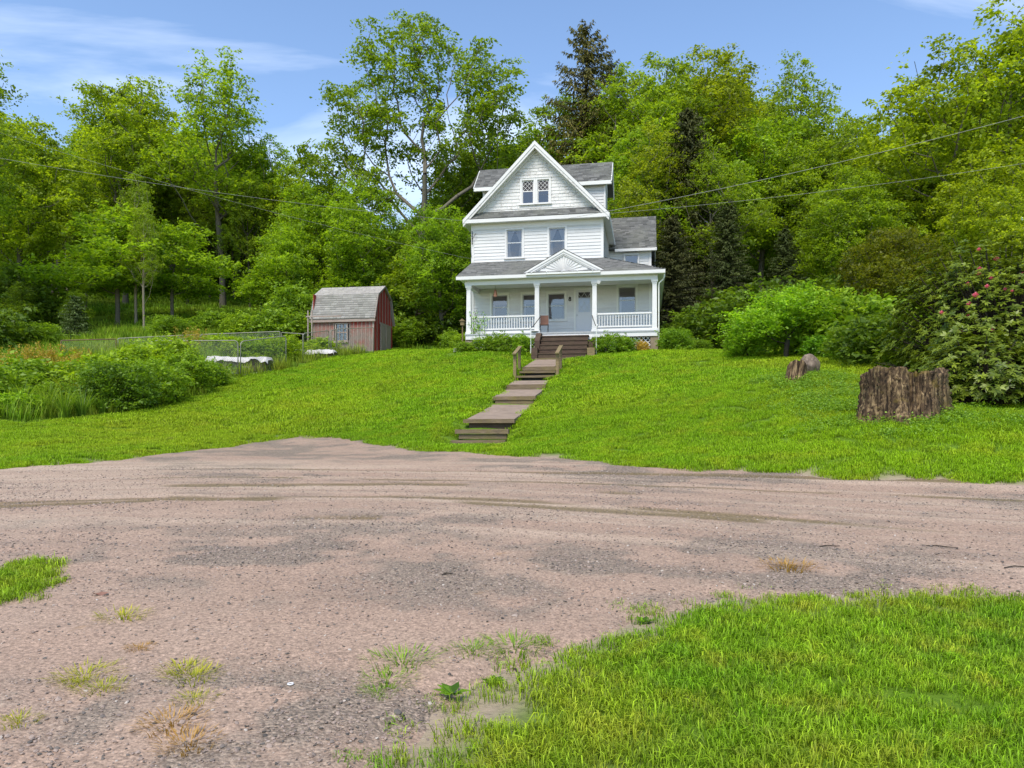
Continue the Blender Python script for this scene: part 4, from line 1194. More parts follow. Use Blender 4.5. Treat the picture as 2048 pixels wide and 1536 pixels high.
pot = thing('white_pot', 3.62, -2.28, 5.872, 'shallow white dish at the foot of the second porch column', 'dish')
MB().lathe((0, 0, 0), [(.10, 0), (.20, .06), (.22, .07), (.19, .065), (.09, .02)], 14).build('bowl', M['trim'], pot)
bf = empty('bird_house', at_ground(925, 37.2), -HYAW, 'small tan bird house on a post left of the porch', 'bird house')
MB().tube([(0, 0, -.3), (0, 0, 1.25)], .035, 6).build('post', M['postwood'], bf)
MB().box(-.09, .09, -.09, .09, 1.25, 1.47).build('box', M['postwood'], bf)
MB().prism([(-.15, -.13, 1.45), (.15, -.13, 1.45), (0, -.13, 1.58)], (0, .26, 0)).build('roof', M['postwood'], bf)
cb = empty('concrete_block', at_ground(916, 35.3), 0.3, 'grey concrete block lying in the grass before the porch corner', 'block')
mb = MB(); mb.box(-.2, .2, -.1, -.07, 0, .19); mb.box(-.2, .2, .07, .1, 0, .19); mb.box(-.2, -.16, -.07, .07, 0, .19); mb.box(.16, .2, -.07, .07, 0, .19); mb.box(-.02, .02, -.07, .07, 0, .19)
mb.build('block_body', M['concrete'], cb)

# ------------------------------------------------------------------ porch steps
ps = empty('porch_steps', (HO[0], HO[1], 0), -HYAW, 'dark brown wooden steps up to the white porch', 'steps')
nst = 5; z0_ = 4.50; dzs = (5.66 - z0_) / nst
for i in range(nst):
    zt = 5.66 - i * dzs; y1_ = -2.43 - i * .32
    MB().box(4.02, 6.22, y1_ - .36, y1_, zt - .045, zt).build('tread', M['stepwood'], ps)
    MB().box(4.04, 6.20, y1_ - .33, y1_ - .29, zt - dzs - .03, zt - .047).build('riser', M['stepwood'], ps)
mb = MB().prism([(3.76, -2.43, 5.80), (3.76, -2.75, 5.80), (3.76, -3.35, 5.38), (3.76, -3.35, 4.3), (3.76, -2.43, 4.3)], (.24, 0, 0)); mb.build('cheek_wall', M['stepwood'], ps)
MB().box(3.72, 4.0, -4.05, -3.36, 4.2, 4.98).build('cheek_wall', M['stepwood'], ps)
MB().box(6.24, 6.55, -3.2, -2.43, 4.3, 5.35).build('cheek_wall', M['stepwood'], ps)
MB().box(6.24, 6.58, -4.0, -3.22, 4.2, 4.95).build('cheek_wall', M['postwood'], ps)

# ------------------------------------------------------------------ garden walk of timbers and slabs
walk = empty('garden_stairway', (HO[0], HO[1], 0), -HYAW, 'long garden stairway of timbers and stone slabs crossing the lawn', 'stairway')
def wb_of(Y, a=4.5): return (Y - HO[1] + a * HS) / HC
def tie(Y, vt, vb, dep=0.17, x0=3.76, x1=5.24, mat='tie', name='timber'):
    b = wb_of(Y); zt, zb = Z_of(vt, Y), Z_of(vb, Y); j = random.uniform(-.012, .012)
    MB().hexa([(x0, b + j, zb), (x1, b - j, zb), (x1, b + dep - j, zb), (x0, b + dep + j, zb), (x0, b + j + .008, zt), (x1, b - j + .006, zt + .012), (x1, b + dep - j, zt + .012), (x0, b + dep + j, zt)]).build(name, M[mat], walk)
def slab(Ya, va, Yb, vb, n=1, x0=3.82, x1=5.2):
    for i in range(n):
        f0, f1 = i / n, (i + 1) / n
        b0, b1 = wb_of(Ya + (Yb - Ya) * f0) + .012, wb_of(Ya + (Yb - Ya) * f1) - .012
        z0, z1 = Z_of(va, Ya), Z_of(vb, Yb)
        za, zb = z0 + (z1 - z0) * f0, z0 + (z1 - z0) * f1
        j = [random.uniform(-.02, .02) for _ in range(4)]
        MB().hexa([(x0 + j[0], b0, za - .09), (x1 + j[1], b0, za - .09), (x1 + j[2], b1, zb - .09), (x0 + j[3], b1, zb - .09),
                   (x0 + j[0], b0 - .01, za + j[0] * .5), (x1 + j[1], b0, za + j[1] * .5), (x1 + j[2], b1, zb + j[2] * .4), (x0 + j[3], b1, zb)]).build('slab', M['flag'], walk)
tie(19.55, 881, 887, .22)
tie(20.0, 859, 867.5, .18)
tie(20.05, 868.5, 878, .16, 3.86, 5.18)
tie(20.9, 838.5, 846, .20)
tie(21.02, 846, 858, .05, 3.9, 5.15, 'stepwood', 'riser')  # dark set-back board stands in for the shadow gap under this timber
slab(21.1, 838, 23.6, 818, 3)
slab(23.62, 817.5, 24.75, 809, 1)
tie(24.8, 793, 800, .2)
tie(24.83, 800.6, 808, .2, 3.86, 5.18)
slab(25.0, 792, 27.1, 779, 3)
tie(27.2, 769.5, 779, .2)
slab(27.4, 769, 28.7, 761, 2)
tie(29.15, 751, 755, .26, 3.8, 5.3)
tie(29.36, 754, 763, .05, 3.85, 5.25, 'shade_fill', 'riser')  # near-black board painted as the shaded void below the step
tie(29.55, 742, 746, .26, 3.85, 5.3)
tie(29.78, 746, 754, .05, 3.88, 5.27, 'shade_fill', 'riser')  # near-black board painted as the shaded void below the next step
tie(30.0, 733.5, 741, .22, 3.9, 5.3)
slab(30.2, 733, 33.2, 719, 4, 3.95, 5.2)
tie(33.35, 716, 722, .2, 3.9, 6.2)
def rail_post(name, a, lab):
    o = empty(name, hw(a, wb_of(29.3), 0), -HYAW, lab, 'railing', 'mossy railings beside the garden stairway')
    z0 = Z_of(757, 29.3)
    MB().box(-.06, .06, -.05, .05, z0 - .5, z0 + .98).build('post', M['postwood'], o)
    z1 = Z_of(745, 30.3)
    MB().box(-.055, .055, 1.0, 1.1, z1 - .5, z1 + 1.02).build('post', M['postwood'], o)
    MB().bar((0, -.18, z0 + .96), (0, 1.25, z1 + 1.10), .15, .045).build('hand_board', M['postwood'], o)
rail_post('stair_railing', 3.72, 'mossy wooden railing on the shed side of the garden stairway')
rail_post('stair_railing', 5.42, 'mossy wooden railing on the boulder side of the garden stairway')

# ------------------------------------------------------------------ plants: leaf and branch generators
def unit(v): return v / np.maximum(np.linalg.norm(v, axis=-1, keepdims=True), 1e-9)

def leaves_mesh(C, D, Nn, L, W, tint, fold=0.25):
    """one folded four-corner leaf per row"""
    D = unit(D); S = unit(np.cross(D, Nn)); Nn = np.cross(S, D)
    L = np.asarray(L)[:, None]; W = np.asarray(W)[:, None]
    b = C - D * L * .5; tp = C + D * L * .5 - Nn * L * .12
    l = C - S * W * .5 - D * L * .05 + Nn * W * fold; r = C + S * W * .5 - D * L * .05 + Nn * W * fold
    V = np.stack([b, r, tp, l], 1).reshape(-1, 3)
    F = np.arange(len(C) * 4).reshape(-1, 4)
    return mesh_np('foliage', V, F, {'tint': np.repeat(np.clip(tint, 0, 1), 4)})

def branch_mesh(segs, sides=5):
    """segs: list of (p0, p1, r0, r1)"""
    P0 = np.array([s[0] for s in segs]); P1 = np.array([s[1] for s in segs])
    R0 = np.array([s[2] for s in segs]); R1 = np.array([s[3] for s in segs])
    D = unit(P1 - P0); ref = np.where(np.abs(D[:, 2:3]) < 0.9, np.array([[0, 0, 1.]]), np.array([[1., 0, 0]]))
    S = unit(np.cross(D, ref)); T = np.cross(S, D)
    a = np.arange(sides) * 2 * np.pi / sides
    ring = np.cos(a)[None, :, None] * S[:, None] + np.sin(a)[None, :, None] * T[:, None]
    A = P0[:, None] + ring * R0[:, None, None]; B = P1[:, None] + ring * R1[:, None, None]
    V = np.concatenate([A, B], 1).reshape(-1, 3)
    n = len(segs); k = (np.arange(n) * 2 * sides)[:, None]; q = np.arange(sides)[None]; q2 = (q + 1) % sides
    F = np.stack([k + q, k + q2, k + sides + q2, k + sides + q], 2).reshape(-1, 4)
    return mesh_np('wood', V, F, smooth=True)

def grow(seed, H, lobes, n_cl, trunk_top, trunk_r, leaf, per, spread, wob=0.35, rise=0.45, stems=1, flat=0.55, tiprad=0.011, droop=0.0, open_=0.0, upbias=0.75, sprays=5):
    """lobes: (x, y, z, rx, ry, rz, weight) crown volumes as fractions of H. Returns (trunk mesh, crown mesh)."""
    r = np.random.default_rng(seed)
    lobes = np.array(lobes, float); lobes[:, :6] *= H
    wts = lobes[:, 6] / lobes[:, 6].sum()
    pts = []
    for i in range(n_cl):
        cand = []
        for _ in range(7):
            lb = lobes[r.choice(len(lobes), p=wts)]
            d = unit(r.normal(size=3)); q = r.random() ** (1 / 2.6)
            cand.append(lb[:3] + d * lb[3:6] * q)
        cand = np.array(cand)
        if pts:
            dd = np.linalg.norm(cand[:, None] - np.array(pts)[None], axis=2).min(1)
            pts.append(cand[dd.argmax()])
        else: pts.append(cand[0])
    pts = np.array(pts)
    # trunk(s)
    pos = []; par = []; plen = []
    def addn(p, pa):
        pos.append(np.array(p, float)); par.append(pa); plen.append(0 if pa < 0 else plen[pa] + np.linalg.norm(pos[-1] - pos[pa])); return len(pos) - 1
    root = addn((0, 0, -0.4), -1)
    ph = r.random(4) * 6.28
    for s in range(stems):
        last = root; n = 9
        ang = 2 * np.pi * s / max(stems, 1) + ph[3]; ln = 0.0 if stems == 1 else 0.16
        for i in range(1, n + 1):
            f = i / n; z = trunk_top * H * f
            x = wob * math.sin(f * 3.1 + ph[0] + s) * f + math.cos(ang) * ln * H * f ** 1.3
            y = wob * math.sin(f * 2.4 + ph[1] + s) * f + math.sin(ang) * ln * H * f ** 1.3
            last = addn((x, y, z), last)
    order = np.argsort(np.hypot(pts[:, 0], pts[:, 1]) * 0.8 + np.abs(pts[:, 2] - trunk_top * H) * 0.25)
    tips = []
    lowest = 0.12 * H
    for i in order:
        p = pts[i]; A = np.array(pos)
        hd = np.hypot(A[:, 0] - p[0], A[:, 1] - p[1]); dz = p[2] - A[:, 2]
        cost = np.linalg.norm(A - p, axis=1) + 0.22 * np.array(plen) + np.where(dz < rise * hd, (rise * hd - dz) * 2.2, 0) + np.where(A[:, 2] < lowest * 0.5, 6, 0)
        j = int(cost.argmin()); q = A[j]
        L = np.linalg.norm(p - q); n = max(2, int(L / (0.055 * H)))
        ctrl = q + (p - q) * 0.5 + np.array([0, 0, -0.10 * L * (1 if droop >= 0 else -1)]) + r.normal(size=3) * 0.07 * L
        last = j
        for k in range(1, n + 1):
            f = k / n; w = (1 - f) ** 2 * q + 2 * f * (1 - f) * ctrl + f * f * p
            w = w + (r.normal(size=3) * 0.012 * L if k < n else 0)
            last = addn(w, last)
        tips.append(last)
    cnt = np.zeros(len(pos)); 
    for t_ in tips: cnt[t_] += 1
    for i in range(len(pos) - 1, 0, -1): cnt[par[i]] += cnt[i]
    rad = tiprad * H / 14 * np.maximum(cnt, 0.5) ** 0.52
    rad = rad * (trunk_r / rad[0])  ** (np.clip(cnt / cnt[0], 0, 1) ** 0.35)
    rad[0] *= 1.35
    segs = [(pos[par[i]], pos[i], rad[par[i]] if (cnt[par[i]] < 1.6 * cnt[i] or par[i] == 0) else min(rad[par[i]], rad[i] * 1.15), rad[i]) for i in range(1, len(pos))]
    # leaves: each tip carries a few flat sprays
    C, D, Nn, T = [], [], [], []
    for p in pts:
        tone = r.normal(0.0, 0.13)
        k = max(2, int(r.normal(sprays, 1)))
        out = unit(np.array([p[0], p[1], 0.0]) + 1e-6)
        for s in range(k):
            o = r.normal(size=3) * spread * np.array([.62, .62, .62 * flat]); c = p + o
            m = int(per / k * r.uniform(.7, 1.3))
            ax = unit(out * .6 + r.normal(size=3) * .7); nrm = unit(np.array([0, 0, upbias]) + r.normal(size=3) * .35)
            ax = unit(ax - nrm * ax.dot(nrm)); sd_ = np.cross(nrm, ax)
            g = r.normal(size=(m, 3))
            sp = spread * 0.52
            pp = c + ax * (g[:, :1] * sp) + sd_ * (g[:, 1:2] * sp * .7) + nrm * (g[:, 2:3] * sp * .26) - np.array([0, 0, 1]) * (np.hypot(g[:, :1], g[:, 1:2]) ** 2 * sp * .13)
            C.append(pp); D.append(unit(ax * .7 + g * np.array([.8, .8, .45]) + np.array([0, 0, -0.25 - droop])))
            Nn.append(unit(nrm + r.normal(size=(m, 3)) * .55)); T.append(np.clip(0.5 + tone + r.normal(0, .16, m) + 0.10 * g[:, 2], 0, 1))
    C = np.concatenate(C); D = np.concatenate(D); Nn = np.concatenate(Nn); T = np.concatenate(T)
    if open_ > 0:
        keep = vnoise(C[:, 0] / (0.09 * H) + 3, C[:, 2] / (0.09 * H) + C[:, 1] / (.11 * H), seed) > open_
        C, D, Nn, T = C[keep], D[keep], Nn[keep], T[keep]
    n = len(C); L = leaf * (0.65 + 0.7 * r.random(n)); Wd = L * (0.5 + .2 * r.random(n))
    return branch_mesh(segs), leaves_mesh(C, D, Nn, L, Wd, T)

def conifer(seed, H, rmax, base=0.06, sparse=0.0, droop=0.35, quad=0.34, ex=0.78, lift=0.0):
    r = np.random.default_rng(seed); segs = []; C, D, Nn, T = [], [], [], []
    tr = H * 0.016
    n = 14
    for i in range(n):
        segs.append((np.array([0, 0, H * i / n - (0.4 if i == 0 else 0)]), np.array([0, 0, H * (i + 1) / n]), tr * (1 - i / n) + .01, tr * (1 - (i + 1) / n) + .008))
    z = base * H; k = 0
    while z < H * 0.985:
        f = z / H; Lb = rmax * (1 - f) ** ex * (0.55 + 0.45 * min(1, f * 6)) + 0.25
        nb = 6 if f < .8 else 5
        for b in range(nb):
            if r.random() < sparse * (0.4 + f): continue
            a = k * 0.9 + b * 2 * np.pi / nb + r.normal(0, .2); L = Lb * r.uniform(.6, 1.12)
            d = np.array([math.cos(a), math.sin(a), 0]); tone = r.normal(0, .14)
            up = 0.30 * f - 0.12 + lift * f
            prev = np.array([0, 0, z]); m = 6
            for s in range(1, m + 1):
                t_ = s / m
                p = np.array([0, 0, z]) + d * L * t_ + np.array([0, 0, L * (up * t_ - droop * t_ ** 1.6 + 0.16 * t_ ** 4)])
                segs.append((prev, p, .035 * (1 - (s - 1) / m) * L / 2 + .008, .035 * (1 - s / m) * L / 2 + .005))
                nn = int(7 + 5 * L * .5)
                for _ in range(nn):
                    q = prev + (p - prev) * r.random() ; sd_ = np.array([-d[1], d[0], 0]) * r.choice([-1, 1])
                    wd = L * 0.22 * (1 - t_ * .6) * r.random() + .05
                    C.append(q + sd_ * wd + np.array([0, 0, -wd * r.uniform(.2, .9)]) + r.normal(size=3) * .05)
                    D.append(sd_ * r.uniform(.2, .9) + d * r.uniform(.2, 1) + np.array([0, 0, -r.uniform(.2, 1.4)]))
                    Nn.append(np.array([0, 0, 1.]) + r.normal(size=3) * .6); T.append(.45 + tone + r.normal(0, .15))
                prev = p
        z += max(.30, 0.026 * H * (1 - f * .55)); k += 1
    C = np.array(C); n = len(C); L = quad * (.6 + .8 * r.random(n))
    return branch_mesh(segs), leaves_mesh(C, np.array(D), unit(np.array(Nn)), L, L * .34, np.array(T), .15)

def shrub(seed, w, h, leaf, n_cl, per, spread, aspect=.5, dome=1.0, stem_r=.03, flat=.7, upbias=.6):
    lobes = [(0, 0, .45, w / h * .5 * .82, w / h * .5 * .82, .46, 3), (.18 * w / h, .1, .5, w / h * .3, w / h * .3, .42, 1), (-.2 * w / h, -.1, .42, w / h * .3, w / h * .3, .40, 1)]
    return grow(seed, h, lobes, n_cl, .35, stem_r * h, leaf, per, spread, .05, .2, 3, flat, .02, upbias=upbias, sprays=4)

def plant(name, parts, loc, label, cat, group=None, scale=1.0, rz=0.0, tint=(1, 1, 1), names=('trunk', 'crown'), bark='bark_grey', leafm='leaf'):
    """parts: (wood mesh, leaf mesh); data is shared between copies"""
    o = empty(name, loc, rz, label, cat, group)
    o.scale = (scale, scale, scale) if not hasattr(scale, '__len__') else scale
    wd, lf = parts
    if wd is not None:
        a = link(names[0], wd, M[bark], o)
    b = link(names[1], lf, M[leafm], o)
    b.color = (*tint, 1)
    return o

# ------------------------------------------------------------------ tree kinds
KIND = {}
KIND['vase'] = (23.0, grow(11, 23.0, [(0.0, 0, .84, .13, .12, .14, 3), (-.17, .03, .66, .12, .12, .17, 2.6), (.19, -.02, .68, .11, .12, .17, 2.6), (-.30, 0, .52, .12, .1, .06, 1.2), (.05, .06, .60, .13, .13, .14, 1.6),
                                      (-.13, 0, .85, .07, .07, .09, 1), (.20, 0, .82, .06, .06, .08, .8), (.24, .05, .48, .09, .09, .06, .8), (-.16, -.06, .42, .11, .1, .05, .7)], 170, .50, .29, .22, 190, .78, .5, .75, 2, .6, .012, open_=0.12))
KIND['maple'] = (15.0, grow(21, 15.0, [(0, 0, .62, .29, .29, .32, 4), (.15, .1, .48, .22, .22, .2, 1.5), (-.17, -.05, .45, .22, .22, .2, 1.5), (0, 0, .84, .15, .15, .13, 1)], 190, .55, .24, .22, 185, .74, .25, .35))
KIND['maple_b'] = (15.0, grow(22, 15.0, [(.04, 0, .66, .22, .24, .30, 4), (.18, .05, .50, .17, .17, .14, 1.5), (-.2, .05, .55, .17, .17, .16, 1.5), (-.05, 0, .32, .2, .2, .10, 1)], 180, .5, .22, .21, 170, .72, .3, .35, 1, .5, open_=.15))
KIND['ash'] = (20.0, grow(31, 20.0, [(0, 0, .80, .12, .12, .17, 2.2), (.10, .05, .60, .14, .14, .15, 2), (-.12, 0, .62, .13, .13, .17, 2), (0, 0, .42, .14, .14, .12, 1), (.14, 0, .80, .07, .07, .10, .8)], 165, .6, .27, .23, 160, .76, .4, .6, 1, .6, open_=.2))
KIND['locust'] = (18.0, grow(41, 18.0, [(-.16, 0, .70, .17, .17, .15, 2), (.16, 0, .74, .17, .17, .15, 2), (0, .05, .86, .13, .13, .12, 1.4), (.26, 0, .56, .13, .13, .09, 1), (-.28, 0, .54, .14, .13, .09, 1), (0, 0, .55, .18, .18, .10, 1)], 185, .5, .25, .22, 165, .76, .4, .5, 2, .45, open_=.18))
KIND['airy'] = (20.0, grow(51, 20.0, [(0, 0, .82, .09, .09, .16, 1.6), (.11, 0, .68, .09, .09, .16, 1.4), (-.11, 0, .70, .08, .08, .17, 1.4), (.2, .02, .55, .10, .1, .08, 1), (-.2, .02, .50, .1, .1, .1, 1), (0, 0, .45, .12, .12, .08, .8)], 125, .6, .22, .21, 125, .64, .4, .8, 1, .7, open_=.18))
KIND['layered'] = (9.0, grow(61, 9.0, [(0, 0, .78, .22, .22, .14, 1.5), (.2, 0, .55, .26, .26, .09, 1.6), (-.24, 0, .52, .26, .26, .09, 1.6), (0, .1, .36, .38, .36, .07, 1.4)], 120, .75, .13, .21, 120, .62, .25, .05, 1, .32))
KIND['sapling'] = (8.0, grow(71, 8.0, [(0, 0, .7, .15, .15, .26, 2), (.08, 0, .45, .2, .2, .12, 1), (-.1, 0, .5, .16, .16, .12, 1)], 70, .8, .07, .19, 90, .50, .25, .35, 1, .5))
KIND['spruce'] = (25.0, conifer(81, 25.0, 5.0, .05, .25, .40, .30, .55, .75))
KIND['hemlock'] = (20.0, conifer(82, 20.0, 4.4, .03, .10, .38, .30, .62, .3))
KIND['youngfir'] = (5.0, conifer(83, 5.0, 1.7, .05, .02, .2, .22))

def tree(name, kind, u, Y, topv, label, tint=(1, 1, 1), group=None, bark='bark_grey', wide=1.0, rz=None):
    H0, parts = KIND[kind]
    base = at_ground(u, Y, -0.05)
    s = (Z_of(topv, Y) - base.z) / H0
    lf = 'needle' if kind in ('spruce', 'hemlock', 'youngfir') else 'leaf'
    return plant(name, parts, base, label, 'tree', group, (s * wide, s * wide, s), random.random() * 6.28 if rz is None else rz, tint, bark=bark, leafm=lf)
YEL, BRI, MID, DRK, OLV = (1.10, 1.08, .8), (1.0, 1.12, .9), (.92, .95, .9), (.62, .66, .7), (1.0, .9, .7)
G_L, G_S, G_H, G_R = 'trees of the wood above the garden pen', 'trees behind the red shed', 'trees behind the white house', 'trees of the wood to the right of the house'
tree('deciduous_tree', 'vase', 842, 55, 12, 'tallest open-crowned tree with forked trunk between shed and house', (.80, .86, .75), G_S, rz=0.0)
tree('deciduous_tree', 'airy', -62, 40, 30, 'sparse tall tree cut by the left edge of the picture', MID, G_L)
tree('deciduous_tree', 'maple', 40, 50, 222, 'round yellow-green tree at the left edge below the sparse tall one', YEL, G_L)
tree('deciduous_tree', 'locust', 250, 57, 145, 'broad yellow-green tree left of the airy tall one above the pen', YEL, G_L)
tree('deciduous_tree', 'maple_b', 345, 62, 215, 'mid-green tree between the broad yellow-green and the airy tree', MID, G_L)
tree('deciduous_tree', 'airy', 445, 57, 98, 'airy tall tree with thin top against the sky above the pen', (1.1, 1.15, .9), G_L, wide=1.15)
tree('deciduous_tree', 'ash', 540, 60, 262, 'green tree just right of the airy tall tree', BRI, G_L)
tree('deciduous_tree', 'layered', 235, 47, 395, 'low spreading tree with layered branches behind the rusty pen corner', BRI, G_L, wide=1.25)
tree('deciduous_tree', 'layered', 345, 49, 425, 'low layered tree above the middle of the pen', BRI, G_L, wide=1.15)
tree('deciduous_tree', 'maple', 640, 55, 350, 'bright green rounded tree above the shed ridge', BRI, G_S)
tree('deciduous_tree', 'maple_b', 728, 53, 335, 'bright green tree under the forked tall tree', BRI, G_S)
tree('deciduous_tree', 'layered', 575, 51, 440, 'low leafy tree at the shed roof end', BRI, G_S)
tree('deciduous_tree', 'maple_b', 885, 48.5, 395, 'bright maple close to the left wall of the house', (.9, 1.05, .9), G_H)
tree('deciduous_tree', 'maple', 965, 60, 262, 'dark leafy tree behind the left dormer', (.8, .9, .9), G_H)
tree('deciduous_tree', 'maple_b', 1075, 62, 235, 'dark tree directly behind the gable peak', (.7, .8, .8), G_H)
tree('spruce_tree', 'spruce', 1172, 57, 46, 'tall brownish spruce rising behind the house roof', (1.7, 1.35, 1.0), G_H, 'bark_dark', 1.15)
tree('spruce_tree', 'spruce', 1222, 60, 120, 'second spruce close behind the tall brownish one', (1.2, 1.1, .9), G_H, 'bark_dark', 1.1)
tree('deciduous_tree', 'ash', 1118, 63, 170, 'leafy tree filling the gap left of the tall spruce', (.8, .85, .75), G_H)
tree('deciduous_tree', 'ash', 1262, 55, 118, 'tall tree between the spruce and the dark hemlock', (1.0, 1.05, .9), G_H)
tree('deciduous_tree', 'maple', 1275, 52, 258, 'bright green tree over the side wing roof', BRI, G_H, wide=.8)
tree('deciduous_tree', 'ash', 1335, 59, 88, 'leafy tall tree behind the dark hemlock', MID, G_R)
tree('deciduous_tree', 'ash', 1430, 60, 70, 'highest leafy tree right of the dark hemlock', OLV, G_R)
tree('hemlock_tree', 'hemlock', 1375, 50.5, 215, 'dark tall hemlock right of the house', (.95, .9, .8), G_R, 'bark_dark', 1.25)
tree('deciduous_tree', 'airy', 1310, 49, 235, 'thin leafy tree in front of the dark hemlock', OLV, G_R)
tree('deciduous_tree', 'airy', 1425, 48.5, 270, 'slim leafy tree on the right flank of the dark hemlock', MID, G_R)
tree('hemlock_tree', 'hemlock', 1345, 46.5, 430, 'short dark hemlock beside the side wing', (.9, .85, .8), G_R, 'bark_dark', 1.5)
tree('hemlock_tree', 'hemlock', 1455, 47, 395, 'dark hemlock in the shadowed wood above the small lawn tree', (.9, 1.0, .8), G_R, 'bark_dark', 1.3)
tree('hemlock_tree', 'hemlock', 1570, 47, 455, 'low dark hemlock left of the bronze maple', (.9, 1.05, .8), G_R, 'bark_dark', 1.4)
tree('deciduous_tree', 'airy', 1592, 58, 103, 'thin sparse tree standing above the canopy on the right', MID, G_R)
tree('deciduous_tree', 'maple_b', 1520, 56, 200, 'mid-green tree left of the thin sparse tree', BRI, G_R)
tree('deciduous_tree', 'maple', 1610, 54, 275, 'green tree below the thin sparse tree', MID, G_R)
tree('deciduous_tree', 'locust', 1715, 56, 205, 'yellow-green tree in the low part of the right skyline', YEL, G_R)
tree('deciduous_tree', 'maple', 1810, 53, 232, 'yellow-green rounded tree above the bronze maple', YEL, G_R)
tree('deciduous_tree', 'ash', 1895, 50, 205, 'yellow-green tree under the big tree at the right edge', YEL, G_R)
tree('deciduous_tree', 'locust', 2020, 43, 18, 'big yellow-green tree at the right edge reaching into the sky', (1.12, 1.06, .7), G_R, wide=1.1)
tree('deciduous_tree', 'maple_b', 1975, 41, 270, 'dense green tree at the right edge below the big one', (1.2, 1.1, .8), G_R)
tree('deciduous_tree', 'maple', 1700, 45, 330, 'green tree just above the bronze maple top', (1.0, 1.05, .85), G_R)
# the rest of the wood: rows up the slope, filling to the skyline
SKY = np.array([(-500, 150), (-200, 190), (0, 225), (130, 255), (250, 215), (340, 255), (440, 235), (520, 265), (590, 345), (690, 350), (760, 425), (830, 420), (900, 320), (1000, 275), (1120, 270), (1230, 190), (1330, 140), (1450, 125), (1540, 170), (1640, 235),
                (1720, 250), (1800, 250), (1870, 225), (1960, 130), (2100, 70), (2300, 90), (2600, 130)], float)
fr_ = random.Random(5)
for Y0, st, drop in ((64, 112, 25), (76, 118, 10), (90, 125, 22)):
    u = -330 + fr_.random() * 60
    while u < 2480:
        Yj = Y0 + fr_.uniform(-4, 4)
        top = float(np.interp(u, SKY[:, 0], SKY[:, 1])) + drop + fr_.uniform(-8, 35)
        k = fr_.choice(['maple', 'maple_b', 'ash', 'locust', 'maple', 'ash'])
        tn = [YEL, BRI, MID, MID, OLV, BRI][fr_.randrange(6)]
        if u < 560: g, lb = G_L, 'one of the leafy trees filling the wooded slope above the garden pen'
        elif u < 920: g, lb = G_S, 'one of the leafy trees far behind the red shed'
        elif u < 1330: g, lb = G_H, 'one of the leafy trees filling the wood behind the white house'
        else: g, lb = G_R, 'one of the leafy trees filling the wood right of the house'
        look = {YEL: 'yellow-green', BRI: 'bright green', MID: 'mid-green', OLV: 'olive green'}[tn]
        row = {64: 'lower', 76: 'middle', 90: 'highest'}[Y0]
        form = {'maple': 'round-headed', 'maple_b': 'loose-crowned', 'ash': 'tall narrow', 'locust': 'broad-topped'}[k]
        lb = '%s %s tree on the %s wooded slope %s' % (look, form, row, {G_L: 'above the garden pen', G_S: 'behind the red shed', G_H: 'behind the white house', G_R: 'right of the house'}[g])
        tree('woodland_tree', k, u, Yj, top, lb, tn, g, fr_.choice(['bark_grey', 'bark_dark']), fr_.uniform(.9, 1.2), fr_.random() * 6.28)
        u += st * fr_.uniform(.75, 1.25)
# slender trunks on the left slope
for u, Y, top, lb, bk in ((135, 58, 330, 'reddish bare trunk rising on the bright grass slope', 'bark_pale'), (172, 52, 350, 'grey trunk in a pair of dark stems on the grass slope', 'bark_grey'), (105, 62, 320, 'dark trunk farthest left on the grass slope', 'bark_dark'),
                          (272, 47, 330, 'pale slim trunk behind the pen left of the birch-like stem', 'bark_pale'), (288, 44.5, 400, 'short pale stem just behind the pen rail', 'bark_pale'),
                          (375, 58, 310, 'first slim trunk of the row above the pen', 'bark_dark'), (398, 62, 310, 'second slim trunk of the row above the pen', 'bark_dark'), (420, 60, 300, 'dark slim trunk under the airy tree', 'bark_dark'),
                          (468, 63, 320, 'slim grey trunk right of the airy tree', 'bark_grey'), (500, 57, 340, 'dark crooked trunk toward the shed', 'bark_dark')):
    tree('slender_tree', 'airy', u, Y, top, lb, MID, G_L, bk, .8)
# understory
for u, Y, top, lb, tn in ((150, 43, 575, 'small bushy tree with dark stem behind the rusty pen corner', MID), (40, 42, 560, 'dark young tree at the left edge behind the weeds', DRK), (520, 49, 520, 'young tree left of the shed bush', BRI), (690, 52, 480, 'young tree behind the shed roof', BRI), (830, 50, 470, 'young tree in the dark gap between shed and house', MID), (905, 52, 500, 'young tree against the house wall corner', DRK)):
    tree('young_tree', 'sapling', u, Y, top, lb, tn, None, 'bark_dark', 1.3)
tree('young_fir', 'youngfir', 150, 40.5, 590, 'small dark fir behind the rusty pen corner', (1.2, 1.5, 1.2), None, 'bark_dark', 1.3)

# ------------------------------------------------------------------ shrubs
SH = {}
SH['round'] = (2.0, shrub(101, 2.6, 2.0, .10, 90, 110, .30))
SH['tall'] = (2.4, shrub(102, 2.2, 2.4, .12, 80, 100, .32))
SH['loose'] = (1.6, shrub(103, 2.4, 1.6, .13, 60, 70, .34, upbias=.9))
SH['fine'] = (1.0, shrub(104, 1.5, 1.0, .065, 70, 90, .17))
def bush(kind, u, Y, h, label, tint=(1, 1, 1), group=None, wide=1.0, name='shrub', leafm='leaf_shrub', deep=1.0):
    H0, parts = SH[kind]; s = h / H0
    o = plant(name, parts, at_ground(u, Y, -.05), label, 'shrub', group, (s * wide, s * wide * deep, s), random.random() * 6.28, tint, ('stems', 'foliage'), 'bark_dark', leafm)
    return o
LIM, GRN, DGR = (1.35, 1.3, .9), (1.0, 1.05, .9), (.6, .64, .7)
